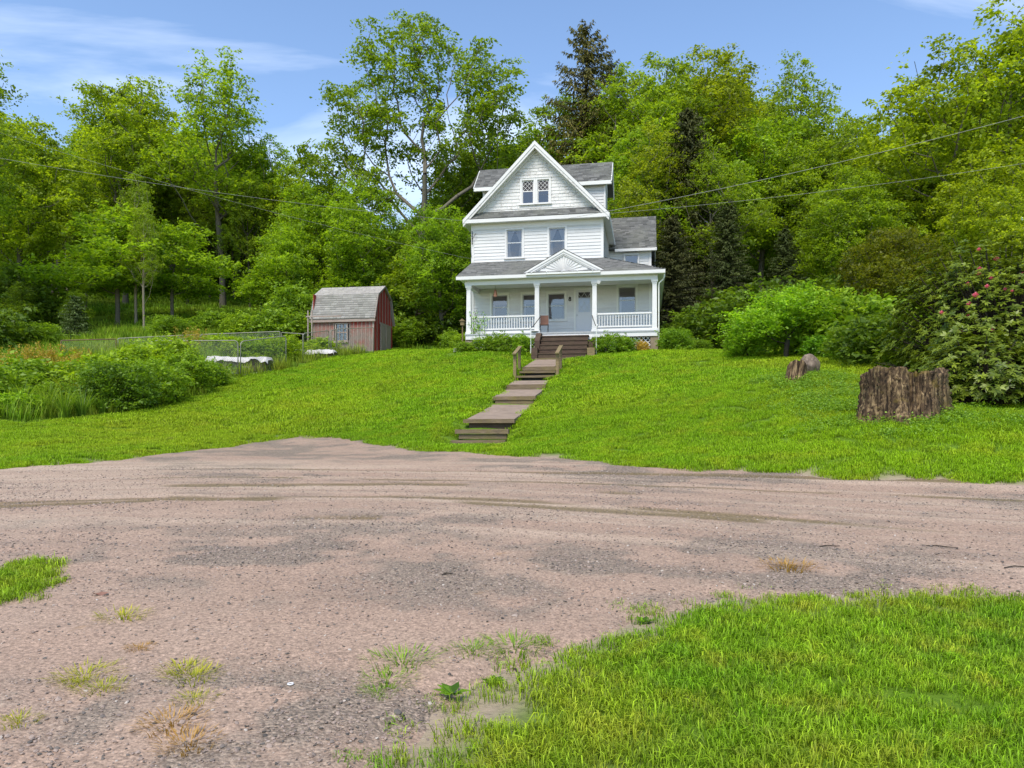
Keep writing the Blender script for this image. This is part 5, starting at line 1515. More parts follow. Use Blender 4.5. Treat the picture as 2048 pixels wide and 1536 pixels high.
# wood edge
eg = random.Random(9)
for u, Y, h, wd, tn, lb in ((600, 46.5, 3.6, 1.1, GRN, 'big round bush at the left end of the shed'), (560, 44, 2.2, 1.2, GRN, 'leafy bush left of the round shed bush'), (480, 43, 1.8, 1.2, LIM, 'pale leafy bush behind the back pen rail'), (420, 44, 1.7, 1.2, GRN, 'green bush behind the middle of the pen rail'),
                            (340, 42, 1.5, 1.3, GRN, 'green bush behind the pen above the weeds'), (70, 38, 1.5, 1.4, GRN, 'leafy bush behind the orange plumes'), (-40, 36, 2.6, 1.2, DGR, 'dark bush at the left edge above the weeds'), (20, 46, 4.2, 1.2, DGR, 'tall dark thicket at the left edge of the wood'),
                            (810, 48, 1.8, 1.3, GRN, 'bush right of the shed doors'), (860, 49, 2.2, 1.3, DGR, 'dark bush in the gap between shed and house'), (905, 44, 1.5, 1.2, GRN, 'green bush at the rear left corner of the house'), (770, 52, 3.2, 1.2, DGR, 'tall dark bush behind the shed doors'), (930, 40, 1.1, 1.2, LIM, 'light green bush beside the left end of the porch')):
    bush(eg.choice(['round', 'tall', 'loose']), u, Y, h, lb, tn, None, wd)
for u, Y, h, wd, tn, lb in ((1360, 40, 2.0, 1.2, DGR, 'dark bush under the hemlock beside the house'), (1440, 40, 3.0, 1.2, DGR, 'dark bush left behind the small lawn tree'), (1520, 42, 3.2, 1.3, DGR, 'dark bush behind the small lawn tree'), (1640, 38, 3.4, 1.2, DGR, 'dark bush between the lawn tree and the bronze maple'),
                            (1650, 30, 2.9, 1.15, LIM, 'pale leafy shrub right of the small lawn tree'), (1720, 29, 2.6, 1.2, GRN, 'mid-green shrub above the boulder'), (1700, 25.5, 1.3, 1.3, GRN, 'low leafy shrub between boulder and big stump'), (1650, 28, 1.0, 1.4, (.9, 1.2, 1), 'low green shrub at the foot of the pale leafy shrub'), (1760, 24, 1.9, 1.2, DGR, 'dark shrub just left of the rhododendron'), (1495, 29.6, 1.5, 1.2, (1.2, 1.35, .9), 'light green shrub under the left side of the small lawn tree'), (1622, 29.8, 1.9, 1.2, (1.25, 1.3, .9), 'light green shrub under the right side of the small lawn tree'), (1690, 31.0, 2.7, 1.1, (1.2, 1.25, .85), 'light green shrub between the lawn tree and the bronze maple'),
                            (1350, 33.5, 1.15, 1.1, (1.0, 1.12, .9), 'bright green perennial clump at the right porch corner'), (1400, 34.5, .6, 1.4, GRN, 'low white-flowered plants at the lawn edge'), (1475, 31, .7, 1.4, GRN, 'low leafy clump left of the small lawn tree')):
    bush(eg.choice(['round', 'tall', 'loose']), u, Y, h, lb, tn, None, wd)
# foundation planting (placed in the house frame)
def hbush(kind, a, b, h, label, tint, wide=1.0, leafm='leaf_shrub', name='shrub', deep=1.0):
    x_, y_ = house_xy(a, b); H0, parts = SH[kind]; s = h / H0
    return plant(name, parts, (x_, y_, zg(x_, y_) - .04), label, 'shrub', 'foundation shrubs along the porch', (s * wide, s * wide * deep, s), random.random() * 6.28, tint, ('stems', 'foliage'), 'bark_dark', leafm)
hbush('fine', 1.35, -3.0, .80, 'leafy shrub before the left porch lattice', GRN, 1.15)
hbush('fine', 2.25, -3.1, .95, 'leafy shrub in the middle of the left porch bed', GRN, 1.1)
hbush('fine', 3.15, -3.1, .95, 'leafy shrub against the dark porch steps on the left', (1.1, 1.2, .9), 1.0)
hbush('loose', .4, -3.0, .55, 'low ferny clump at the left porch pier', GRN, 1.2)
hbush('fine', 7.0, -3.1, 1.0, 'dark leafy shrub right of the porch steps', (.9, 1.0, .8), 1.1)
hbush('fine', 7.9, -3.0, .85, 'leafy shrub before the right porch lattice', (.95, 1.05, .8), 1.0)
hbush('fine', 8.65, -2.75, .55, 'small yellow shrub before the right porch lattice', (1, 1, 1), .8, 'yellowbloom')
# small lawn tree with spreading crown
H0 = 3.6
lt_parts = grow(120, H0, [(0, 0, .66, .42, .36, .22, 3), (-.44, 0, .46, .26, .26, .17, 1.8), (.42, 0, .56, .27, .26, .2, 1.6), (.14, 0, .90, .14, .14, .12, .8), (-.2, 0, .84, .12, .12, .10, .5)], 135, .32, .10, .105, 120, .34, .12, .12, 1, .5)
plant('lawn_tree', lt_parts, at_ground(1572, 28.6, -.05), 'small spreading tree with short trunk behind the boulder', 'tree', None, (1.0, 1.0, .80), 0.4, (1.25, 1.4, .9), bark='bark_dark', leafm='leaf_shrub')
# bronze maple
jm = grow(121, 5.2, [(0, 0, .66, .50, .45, .24, 3), (-.4, 0, .48, .26, .26, .16, 1.4), (.42, 0, .5, .28, .26, .16, 1.4), (0, 0, .85, .28, .28, .1, 1)], 150, .4, .14, .12, 150, .42, .1, .1, 2, .35)
plant('japanese_maple', jm, at_ground(1790, 35.0, -.05), 'bronze-leaved spreading maple behind the rhododendron', 'tree', None, (1.0, 1.0, 1.12), 1.0, (.56, .46, .36), bark='bark_dark')
# yellow-green shrub behind the rhododendron
tree('tall_shrub', 'layered', 2035, 25.5, 425, 'tall yellow-green shrub rising behind the rhododendron at the right edge', (1.3, 1.15, .8), None, 'bark_dark', .9)
# rhododendron: leathery whorls and pink flower trusses
def rhodo(seed, w, h, ncl):
    r = np.random.default_rng(seed); C, D, Nn, T = [], [], [], []; heads = []; segs = []
    for i in range(ncl):
        a = r.random() * 6.283; el = math.asin(r.uniform(-.52, 1)); q = .74 + .3 * r.random()
        bump_ = 1 + .16 * math.sin(3 * a + 1) * math.cos(2 * el) + .10 * math.sin(7 * a)
        n = np.array([math.cos(a) * math.cos(el), math.sin(a) * math.cos(el), math.sin(el)])
        if r.random() < .12: n[2] -= .12
        p = np.array([0, 0, h * .36]) + n * np.array([w / 2, w / 2 * .8, h * .64]) * q * bump_
        if p[2] < .10: p[2] = .10 + .25 * r.random()
        if el < 0: p[:2] *= 1 + .12 * r.random()
        ax = unit(n * .7 + np.array([0, 0, .75]) + r.normal(size=3) * .2); heads.append((p, ax))
        t1 = unit(np.cross(ax, np.array([.3, .2, 1]))); t2 = np.cross(ax, t1); m = r.integers(8, 13); tone = r.normal(0, .15)
        for k in range(m):
            th = k * 2.4 + r.random(); d = t1 * math.cos(th) + t2 * math.sin(th)
            ell = r.uniform(-.15, .45); dd = unit(d + ax * ell)
            C.append(p + dd * .065 - ax * .02 * (k / m)); D.append(dd); Nn.append(unit(ax - dd * ell + r.normal(size=3) * .15)); T.append(.45 + tone + r.normal(0, .12) + .1 * ell)
        if i % 6 == 0: segs.append((np.array([r.normal() * .15, r.normal() * .15, -.2]), p * np.array([.55, .55, .6]), .05, .03)); segs.append((p * np.array([.55, .55, .6]), p - ax * .05, .03, .008))
    n = len(C); L = .135 * (.75 + .5 * r.random(n))
    return branch_mesh(segs), leaves_mesh(np.array(C), np.array(D), np.array(Nn), L, L * .40, np.array(T), .12), heads
rw, rl, heads = rhodo(130, 5.6, 4.0, 3400)
rb = at_ground(2010, 19.6, -.05)
rh = plant('rhododendron', (rw, rl), rb, 'large dark rhododendron with a few pink blooms at the right edge', 'shrub', None, 1.0, 0.0, (1.15, 1.05, .7), ('stems', 'foliage'), 'bark_dark', 'leaf_gloss')
rw2, rl2, heads2 = rhodo(131, 3.2, 1.7, 1100)
rh2 = plant('rhododendron', (rw2, rl2), at_ground(1960, 17.6, -.05), 'low dark rhododendron skirt behind the big stump', 'shrub', None, 1.0, 0.6, (1.1, 1.0, .7), ('stems', 'foliage'), 'bark_dark', 'leaf_gloss')
# flower trusses: a shared ball of petals
pr_ = np.random.default_rng(4); pc, pdir, pn = [], [], []
for k in range(26):
    d = unit(pr_.normal(size=3) + np.array([0, 0, .6])); pc.append(d * .045); pdir.append(unit(d + pr_.normal(size=3) * .7)); pn.append(d)
truss = leaves_mesh(np.array(pc), np.array(pdir), np.array(pn), np.full(26, .075), np.full(26, .05), pr_.random(26), .1)
vis = [h for h in heads if h[0][1] < -0.9 and h[0][0] < 1.2 and h[0][2] > 1.3]
for i in pr_.choice(len(vis), 40, replace=False):
    p, ax = vis[i]; o = link('flower', truss, M['pink'], rh); o.location = Vector(p + ax * .06); s_ = pr_.uniform(.55, 1.1); o.scale = (s_,) * 3

# ------------------------------------------------------------------ red shed with gambrel roof
SX, SY = X_of(748, 43.0), 43.0
SZ = 5.72
shed = empty('garden_shed', (SX, SY, 0), -R(9.5), 'weathered red board shed with grey gambrel roof and pale doors', 'shed')
LN, DP = 3.75, 3.25          # length to the left (-x), depth (+y)
ZE, ZB, ZR = 7.70, 9.15, 9.80
def barn(mb, name, wear, parent=shed):
    o = mb.build(name, M['barn'], parent); me = o.data
    a = me.attributes.new('wear', 'FLOAT', 'POINT'); a.data.foreach_set('value', np.array([wear(v.co) for v in me.vertices], np.float32))
    return o
# front boards, each its own plank with battens over the joints
bw = 0.245; nb = int(LN / bw)
WX0, WX1, WZ0, WZ1 = -2.30, -1.66, SZ + .66, SZ + 1.62
fw = MB().box(-LN + .03, -.03, .04, .08, SZ - .2, ZE).build('front_wall', M['shade_fill'], shed)
for i in range(nb + 1):
    x1_ = -i * bw; x0_ = max(-LN, x1_ - bw + .008)
    if x1_ - x0_ < .03: continue
    spans = [(SZ - .25, ZE)]
    if x1_ > WX0 + .02 and x0_ < WX1 - .02: spans = [(SZ - .25, WZ0), (WZ1, ZE)]
    for z0, z1 in spans:
        mb = MB()
        nz = max(1, int((z1 - z0) / .3))
        for k in range(nz): mb.box(x0_, x1_, 0, .035, z0 + (z1 - z0) * k / nz, z0 + (z1 - z0) * (k + 1) / nz)
        barn(mb, 'board', lambda c: 0.58 - 0.26 * (c.z - SZ) / 2 + (.08 if c.x < -1.4 else 0), fw)
    if i > 0 and not (WX0 - .05 < x1_ < WX1 + .05): MB().box(x1_ - .017, x1_ + .017, -.022, 0, SZ - .2, ZE - .05).build('batten', M['batten'], fw)
MB().box(-.09, .01, -.03, .0, SZ - .25, ZE).build('corner_board', M['batten'], fw)
# six-pane windows
sw = empty('shed_window', parent=shed)
mb = MB(); mb.box(WX0 - .07, WX0, -.05, .03, WZ0 - .07, WZ1 + .07); mb.box(WX1, WX1 + .07, -.05, .03, WZ0 - .07, WZ1 + .07); mb.box(WX0, WX1, -.05, .03, WZ1, WZ1 + .07); mb.box(WX0 - .1, WX1 + .1, -.08, .03, WZ0 - .12, WZ0 - .02)
mb.build('casing', M['batten'], sw)
mb = MB(); zm = (WZ0 + WZ1) / 2
for xx in (WX0 + .2, WX0 + .43): mb.box(xx - .015, xx + .015, -.015, .01, WZ0, WZ1)
mb.box(WX0, WX1, -.02, .012, zm - .03, zm + .03); mb.box(WX0, WX1, -.016, .008, WZ0 - .02, WZ0 + .03)
mb.build('glazing_bars', M['batten'], sw)
MB().add([(WX0, .02, WZ0), (WX1, .02, WZ0), (WX1, .02, WZ1), (WX0, .02, WZ1)], [(0, 1, 2, 3)]).build('pane', M['glass'], sw)
# gable end with vertical boards
ew = MB().box(-.06, -.03, .05, DP - .05, SZ - .2, ZE).build('end_wall', M['shade_fill'], shed)
prof = [(0, ZE), (.48, ZB), (DP / 2, ZR - .08), (DP - .48, ZB), (DP, ZE)]
def gam(y): return float(np.interp(y, [q[0] for q in prof], [q[1] for q in prof]))
DY0, DY1, DZ = 1.05, 2.85, SZ + 1.72
y = 0.0
while y < DP - .02:
    y1_ = min(y + .245, DP); z0 = SZ - .25
    if y1_ > DY0 + .05 and y < DY1 - .05: z0 = DZ + .05
    barn(MB().hexa([(0, y, z0), (0, y1_ - .008, z0), (-.03, y1_ - .008, z0), (-.03, y, z0), (0, y, gam(y + .01) - .02), (0, y1_ - .008, gam(y1_ - .02) - .02), (-.03, y1_ - .008, gam(y1_ - .02) - .02), (-.03, y, gam(y + .01) - .02)]), 'board', lambda c: 0.02 + .18 * (c.z < SZ + .4), ew)
    if y > .1: MB().box(0, .022, y - .02, y + .012, z0, gam(y) - .06).build('batten', M['batten'] if int(y * 4) % 2 else M['barn'], ew)
    y += .245
sdr = empty('shed_doors', parent=shed)
for d0, d1 in ((DY0, (DY0 + DY1) / 2 - .01), ((DY0 + DY1) / 2 + .01, DY1)):
    MB().box(0.0, .04, d0, d1, SZ - .12, DZ).build('door', M['batten'], sdr)
    MB().box(.04, .06, d0 + .04, d0 + .12, SZ - .10, DZ - .02).build('door_stile', M['batten'], sdr)
MB().box(.0, .05, DY0 - .1, DY1 + .15, DZ + .005, DZ + .10).build('door_header', M['batten'], sdr)
# roof
sr = empty('shed_roof', parent=shed)
xo0, xo1 = -LN - .15, .14
def sroof(pts, seed): roof_plane('roof_slope', pts, .05, 'shedroof', sr, 0.15, 0.30, seed)
sroof([(xo0, -.18, ZE - .06), (xo1, -.18, ZE - .06), (xo1, .44, ZB), (xo0, .44, ZB)], 21)
sroof([(xo0, .42, ZB), (xo1, .42, ZB), (xo1, DP / 2, ZR), (xo0, DP / 2, ZR)], 22)
sroof([(xo1, DP + .18, ZE - .06), (xo0, DP + .18, ZE - .06), (xo0, DP - .44, ZB), (xo1, DP - .44, ZB)], 23)
sroof([(xo1, DP - .42, ZB), (xo0, DP - .42, ZB), (xo0, DP / 2, ZR), (xo1, DP / 2, ZR)], 24)
MB().box(xo0, xo1 - .01, -.16, -.125, ZE - .24, ZE - .08).build('eave_board', M['batten'], sr)
for (ya, za), (yb_, zb_) in zip([(-.18, ZE - .10), (.43, ZB - .05), (DP / 2, ZR - .05), (DP - .43, ZB - .05)], [(.43, ZB - .05), (DP / 2, ZR - .05), (DP - .43, ZB - .05), (DP + .18, ZE - .10)]):
    MB().bar((xo1 - .03, ya, za), (xo1 - .03, yb_, zb_), .03, .11, (0, 0, 1)).build('rake_board', M['batten'], sr)
MB().box(-LN - .02, -LN + .01, .05, DP - .05, SZ - .2, ZB).build('back_end', M['barn'], shed)
MB().box(-LN, 0, DP - .05, DP, SZ - .2, ZE).build('back_wall', M['barn'], shed)

# ------------------------------------------------------------------ chain-link garden pen
def arc_frame(a, b, za0, zb0, h, lean_a=0, lean_b=0, rad=.18):
    """rounded tube frame from ground point a to b (3d vectors)"""
    a = Vector(a); b = Vector(b); d = (b - a); d.z = 0; d.normalize()
    ta = Vector((a.x, a.y, za0 + h)); tb = Vector((b.x, b.y, zb0 + h))
    top = (tb - ta).normalized()
    pts = [a + Vector((0, 0, -.1)), ta - Vector((0, 0, rad))]
    for k in (1, 2, 3): 
        f = k / 4 * math.pi / 2; pts.append(ta - Vector((0, 0, rad)) + Vector((0, 0, rad)) * math.sin(f) + top * rad * (1 - math.cos(f)))
    pts += [ta + top * rad, tb - top * rad]
    for k in (1, 2, 3):
        f = k / 4 * math.pi / 2; pts.append(tb - top * rad + top * rad * math.sin(f) - Vector((0, 0, rad)) * (1 - math.cos(f)))
    pts += [tb - Vector((0, 0, rad)), b + Vector((0, 0, -.1))]
    return pts
def chain_panel(u0, v0, Y0, u1, v1, Y1, label, mat='galv', mesh=True, rails=(), rad=.18, r_=.024, step=.085):
    a = at_ground(u0, Y0); b = at_ground(u1, Y1)
    h = Z_of(v0, Y0) - a.z; b.z = Z_of(v1, Y1) - h
    o = empty('fence_panel', a, 0, label, 'fence', 'chain-link panels of the garden pen')
    aL = Vector((0, 0, 0)); bL = b - a
    MB().tube(arc_frame(aL, bL, 0, bL.z, h, rad=rad), r_, 8).build('tube_frame', M[mat], o, True)
    for f in rails:
        MB().tube([aL + Vector((0, 0, h * f)), bL + Vector((0, 0, h * f))], r_ * .8, 6).build('rail', M[mat], o, True)
    if mesh:
        L_ = math.hypot(bL.x, bL.y); d = Vector((bL.x / L_, bL.y / L_, 0)); sl_ = bL.z / L_
        mb = MB(); hh = h - .05; w_ = .0024
        nrm = Vector((d.y, -d.x, 0))
        for sg in (1, -1):
            k = -hh
            while k < L_:
                t0 = max(0, -k / hh); t1 = min(1, (L_ - k) / hh)
                if t1 > t0 + .01:
                    s0, s1 = k + t0 * hh, k + t1 * hh; z0, z1 = t0 * hh, t1 * hh
                    if sg < 0: s0, s1 = L_ - s0, L_ - s1
                    p0 = d * s0 + Vector((0, 0, z0 + sl_ * s0)); p1 = d * s1 + Vector((0, 0, z1 + sl_ * s1))
                    e_ = (p1 - p0).normalized().cross(nrm) * w_
                    p0 += nrm * .004 * sg; p1 += nrm * .004 * sg
                    mb.add([p0 - e_, p1 - e_, p1 + e_, p0 + e_], [(0, 1, 2, 3)])
                k += step
        m_ = mb.build('wire_mesh', M['linkwire'], o); m_['kind'] = 'stuff'
    return o
chain_panel(122, 681, 34.5, 232, 678, 36.0, 'rusty brown pen panel at the far left corner', 'rusty', True, (), .05)
chain_panel(236, 677, 37.5, 400, 669, 38.5, 'back pen panel nearest the rusty corner', 'galv', True, (), .05)
chain_panel(402, 669, 38.5, 560, 663, 39.2, 'back pen panel behind the white tarp', 'galv', True, (), .05)
chain_panel(300, 682, 32.2, 476, 681, 33.0, 'front pen panel half hidden by the leafy weeds', 'galv', True, (.02,))
chain_panel(481, 683, 33.1, 572, 672, 35.2, 'front pen panel before the white tarp', 'galv', True, (.02,))
chain_panel(563, 665, 39.0, 606, 668, 36.8, 'open side panel between tarp and gate frame', 'galv', False, (), .05)
chain_panel(606, 667, 36.8, 658, 661, 39.2, 'leaning gate panel of the pen near the shed', 'galv', True, (.02,))
chain_panel(662, 661, 39.4, 672, 659, 40.0, 'narrow gate frame standing before the shed window', 'galv', False, (.30,), .04)
chain_panel(674, 658, 40.0, 747, 655, 41.9, 'last pen panel in front of the shed wall', 'galv', True, (), .06)
po = empty('arbour_frame', at_ground(616, 42.0), 0, 'weathered two-post timber frame behind the pen gate', 'frame')
for xx in (0, .22): MB().box(xx - .03, xx + .03, -.03, .03, -.2, 2.3).build('post', M['batten'], po)
MB().bar((-.1, -.05, 1.95), (1.9, -.05, 1.98), .05, .07).build('rail', M['batten'], po)
# white tarp draped over a bench, and a second sheet lying low
def tarp(u0, u1, Y, h, dep, label, seed):
    a = at_ground(u0, Y); b = at_ground(u1, Y); o = empty('tarp', a, 0, label, 'tarp', 'white tarps in the pen')
    L_ = b.x - a.x; r = random.Random(seed); nx, ny = 54, 16; vs_, fs_ = [], []
    hem = [r.uniform(.10, .34) for _ in range(12)]
    for j in range(ny + 1):
        for i in range(nx + 1):
            s = i / nx; t_ = j / ny
            xx = L_ * s + .02 * math.sin(t_ * 9 + i); yy = (t_ - .5) * dep
            edge = max(0, abs(t_ - .5) * 2 - .60) / .40
            ends = max(0, abs(s - .5) * 2 - .93) / .07
            hd_ = float(np.interp(s * 11, range(12), hem))
            z = h + .02 * math.sin(s * 7 + seed) + .025 * abs(math.sin(s * 17 + t_ * 5 + seed)) + .014 * abs(math.sin(s * 41 - t_ * 13)) - edge ** 1.1 * min(hd_, h * .85) - ends * min(.14, h * .4) + (b.z - a.z) * s * .4
            yy *= 1 - .12 * edge; yy += edge * (.05 * math.sin(s * 38 + seed) + .03 * math.sin(s * 83))
            vs_.append((xx, yy, z + r.uniform(-.010, .010)))
    for j in range(ny):
        for i in range(nx): fs_.append((j * (nx + 1) + i, j * (nx + 1) + i + 1, (j + 1) * (nx + 1) + i + 1, (j + 1) * (nx + 1) + i))
    MB().add(vs_, fs_).build('sheet', M['tarp'], o, True)
    for s in (.08, .92):
        MB().box(L_ * s - .04, L_ * s + .04, -.2, .2, -.1, h - .08).build('support', M['postwood'], o)
    MB().box(L_ * .06, L_ * .94, -dep * .28, dep * .28, -.15, h - .09).build('bench', M['tie'], o)
tarp(418, 543, 34.6, .50, 1.3, 'white tarp sheeted over a bench inside the pen', 1)
tarp(585, 672, 39.0, .30, 1.1, 'white sheet lying low inside the pen gate', 2)
tb = empty('planter_box', at_ground(492, 33.9), .2, 'small pale box frame under the white tarp edge', 'box')
mb = MB(); mb.box(-.13, .13, -.02, .02, .05, .09); mb.box(-.13, .13, -.02, .02, .26, .30); mb.box(-.13, -.09, -.02, .02, .09, .26); mb.box(.09, .13, -.02, .02, .09, .26)
mb.build('box_frame', M['batten'], tb)

# ------------------------------------------------------------------ weeds in and before the pen
G_W = 'overgrown bed before the garden pen'
for kd, u, Y, h, lb, tn, wd in (('round', 235, 24.6, 1.85, 'dark leafy bush in the middle of the overgrown bed', (.72, .82, .75), 1.0), ('round', 310, 26.6, 1.75, 'bright-topped bush right of the dark one in the bed', (1.1, 1.15, .85), 1.05), ('tall', 375, 29.0, 1.75, 'leafy bush nearest the chain-link front panel', (1.05, 1.1, .85), 1.1), ('loose', 410, 30.8, 1.2, 'low leafy bush at the right tip of the bed', (.95, 1.05, .85), 1.1),
                              ('tall', 270, 29.5, 1.9, 'tall light green weeds behind the dark bush', LIM, 1.3), ('tall', 340, 31.5, 2.0, 'tall light green weeds against the front panel', LIM, 1.2), ('loose', 195, 27.0, 1.7, 'pale weeds left of the dark bush', LIM, 1.2), ('loose', 60, 26.5, 1.5, 'ragged green weeds below the orange plumes', GRN, 1.4), ('loose', -30, 24, 1.5, 'ragged weeds at the left edge of the bed', GRN, 1.4), ('round', 110, 24.5, 1.0, 'low bush left among the blades', GRN, 1.3), ('loose', 30, 22.8, .8, 'low weeds at the lawn edge on the left', (1.3, 1.4, .9), 1.4),
                              ('loose', 640, 40.6, 1.0, 'green weeds inside the pen gate', LIM, 1.5), ('loose', 560, 38.0, 1.3, 'leafy weeds behind the tarp', LIM, 1.4), ('loose', 450, 37.0, 1.3, 'leafy weeds inside the pen left of the tarp', LIM, 1.4), ('loose', 520, 36.8, 1.2, 'ferny weeds behind the right end of the tarp', GRN, 1.3)):
    bush(kd, u, Y, h, lb, tn, G_W, wd, 'weed_bush')
def blade_clump(seed, n, h, w, splay=.8, drooping=.55):
    r = np.random.default_rng(seed); V, F, T = [], [], []
    for i in range(n):
        a = r.random() * 6.283; L = h * r.uniform(.6, 1.15); d = np.array([math.cos(a), math.sin(a), 0]); s = np.array([-d[1], d[0], 0]) * w * r.uniform(.6, 1.2)
        b = d * r.random() * .14; out = splay * r.uniform(.2, 1); k0 = len(V); m = 5; tn = np.clip(r.normal(.5, .22), 0, 1)
        for j in range(m + 1):
            t_ = j / m
            p = b + d * L * out * t_ ** 1.5 + np.array([0, 0, L * (t_ - drooping * out * t_ ** 2.6) - .03])
            ww = s * (1 - t_ ** 2.2 * .95) * .5
            V += [p - ww, p + ww]; T += [tn - .2 + .3 * t_] * 2
        F += [(k0 + 2 * j, k0 + 2 * j + 1, k0 + 2 * j + 3, k0 + 2 * j + 2) for j in range(m)]
    return mesh_np('blade_clump', np.array(V), np.array(F), {'tint': np.clip(T, 0, 1)})
clump_me = [blade_clump(140 + i, 80, 1.0, .035) for i in range(3)]
for c_i, (u, Y, h, lb, tn) in enumerate(((128, 22.7, 1.15, 'long-bladed day lily clump left of the dark bush', (1, 1, 1)), (95, 23.3, 1.2, 'second long-bladed clump further left', (1.1, 1.05, 1)), (165, 23.2, 1.1, 'long-bladed clump touching the dark bush', (.95, 1, 1)), (45, 23.6, 1.2, 'long-bladed clump near the left edge', (1.1, 1.1, 1)), (145, 24.6, 1.5, 'tall seed-stalk clump behind the lilies', (1.1, .9, .9)), (5, 23.0, 1.0, 'blade clump cut by the left edge', (1, 1.1, 1)), (205, 23.9, .8, 'short blade clump under the dark bush', (.9, 1, 1)))):
    o = empty('blade_clump', at_ground(u, Y), random.random() * 6, lb, 'plant', G_W); o.scale = (h,) * 3
    b_ = link('blades', clump_me[c_i % 3], M['blade'], o); b_.color = (*tn, 1)
# orange plumes
def plume_mesh(seed, n, h):
    r = np.random.default_rng(seed); C, D, Nn, T = [], [], [], []
    for i in range(n):
        x0, y0 = r.normal(size=2) * .35; hh = h * r.uniform(.7, 1.1)
        for k in range(46):
            t_ = r.random(); wd = .16 * (1 - t_) + .03
            C.append((x0 + r.normal() * wd + .1 * t_, y0 + r.normal() * wd, hh * (.55 + .45 * t_))); D.append(r.normal(size=3) * .6 + np.array([.2, 0, .5])); Nn.append(r.normal(size=3)); T.append(r.random())
    C = np.array(C); return leaves_mesh(C, np.array(D), unit(np.array(Nn)), np.full(len(C), .085), np.full(len(C), .04), np.array(T))
pm = plume_mesh(150, 14, 1.5)
for u, Y, s_, lb in ((30, 28.0, 1.05, 'orange plume flowers nearest the left edge'), (75, 29, 1.1, 'orange plume flowers in the middle of the drift'), (110, 29.5, 1.0, 'orange plume flowers left of the rusty pen corner'), (160, 29.5, .95, 'orange plume flowers in front of the rusty panel'), (385, 36.5, 1.0, 'yellow plume flowers inside the pen')):
    o = empty('plume_plant', at_ground(u, Y), random.random() * 6, lb, 'plant', 'orange plume flowers over the bed'); o.scale = (s_,) * 3
    b_ = link('flower_plumes', pm, M['plume'], o)
    b_.color = (1, 1, 1, 1)
# meadow grass: bed floor, pen, around the shed, forest slope
meadow_c = proto_collection('meadow_tile', [blade_tile(400 + i, 90, .9, .25, .75, .02, .45) for i in range(4)], M['meadow'])
M['slope'] = grass_mat('slope_blades', (0.16, 0.33, 0.010), (0.32, 0.50, 0.02), (0.42, 0.44, 0.05), 0.3, 0.5)
slope_c = proto_collection('slope_tile', [blade_tile(420 + i, 150, 1.5, .12, .38, .035, .5) for i in range(4)], M['slope'])
x, y = pts_area(-24, -6, 20, 45, 4.2, lambda x, y: (sdf(x, y, BED) < -.25))
m = ~((x > SX - 4.1) & (x < SX + .7) & (y > SY - .1) & (y < SY + 4))
x, y = x[m], y[m]
scatter('bed_grass', meadow_c, 4, np.stack([x, y, zground(x, y)], 1), slope_rot(x, y), .55 + .6 * RNG.random(len(x)), 'rank yellow-green grass filling the bed and the pen', 'grass')
def forest_m(x, y):
    return (y > 40) & (sdf(x, y, BED) > .3) & ~in_house(x, y, .6) & ~((x > SX - 4.2) & (x < SX + 1.0) & (y > SY - .3) & (y < SY + 4.5)) & ((y > 47) | (x > 12) | (x < -14)) & (np.abs(x) < y * .75 + 3)
x, y = pts_area(-62, 62, 40, 84, 1.5, forest_m)
scatter('woodland_grass', slope_c, 4, np.stack([x, y, zground(x, y)], 1), slope_rot(x, y), .6 + .7 * RNG.random(len(x)), 'long grass and ground growth under the trees on the slope', 'grass')
# undergrowth of the dark wood edge
bm_ = SH['loose'][1][1]
if True:
    uc = proto_collection('undergrowth_tile', [SH['loose'][1][1], SH['round'][1][1]], M['leaf_shrub'])
    x, y = pts_area(-60, 60, 47, 92, .085, lambda x, y: (np.abs(x) < y * .75 + 3) & ~((x < -14) & (y < 66) & (x > -40)))
    scatter('undergrowth', uc, 2, np.stack([x, y, zground(x, y)], 1), tilt_rot(len(x), .05), .7 + .9 * RNG.random(len(x)), 'tangled green undergrowth between the trunks of the wood', 'undergrowth')

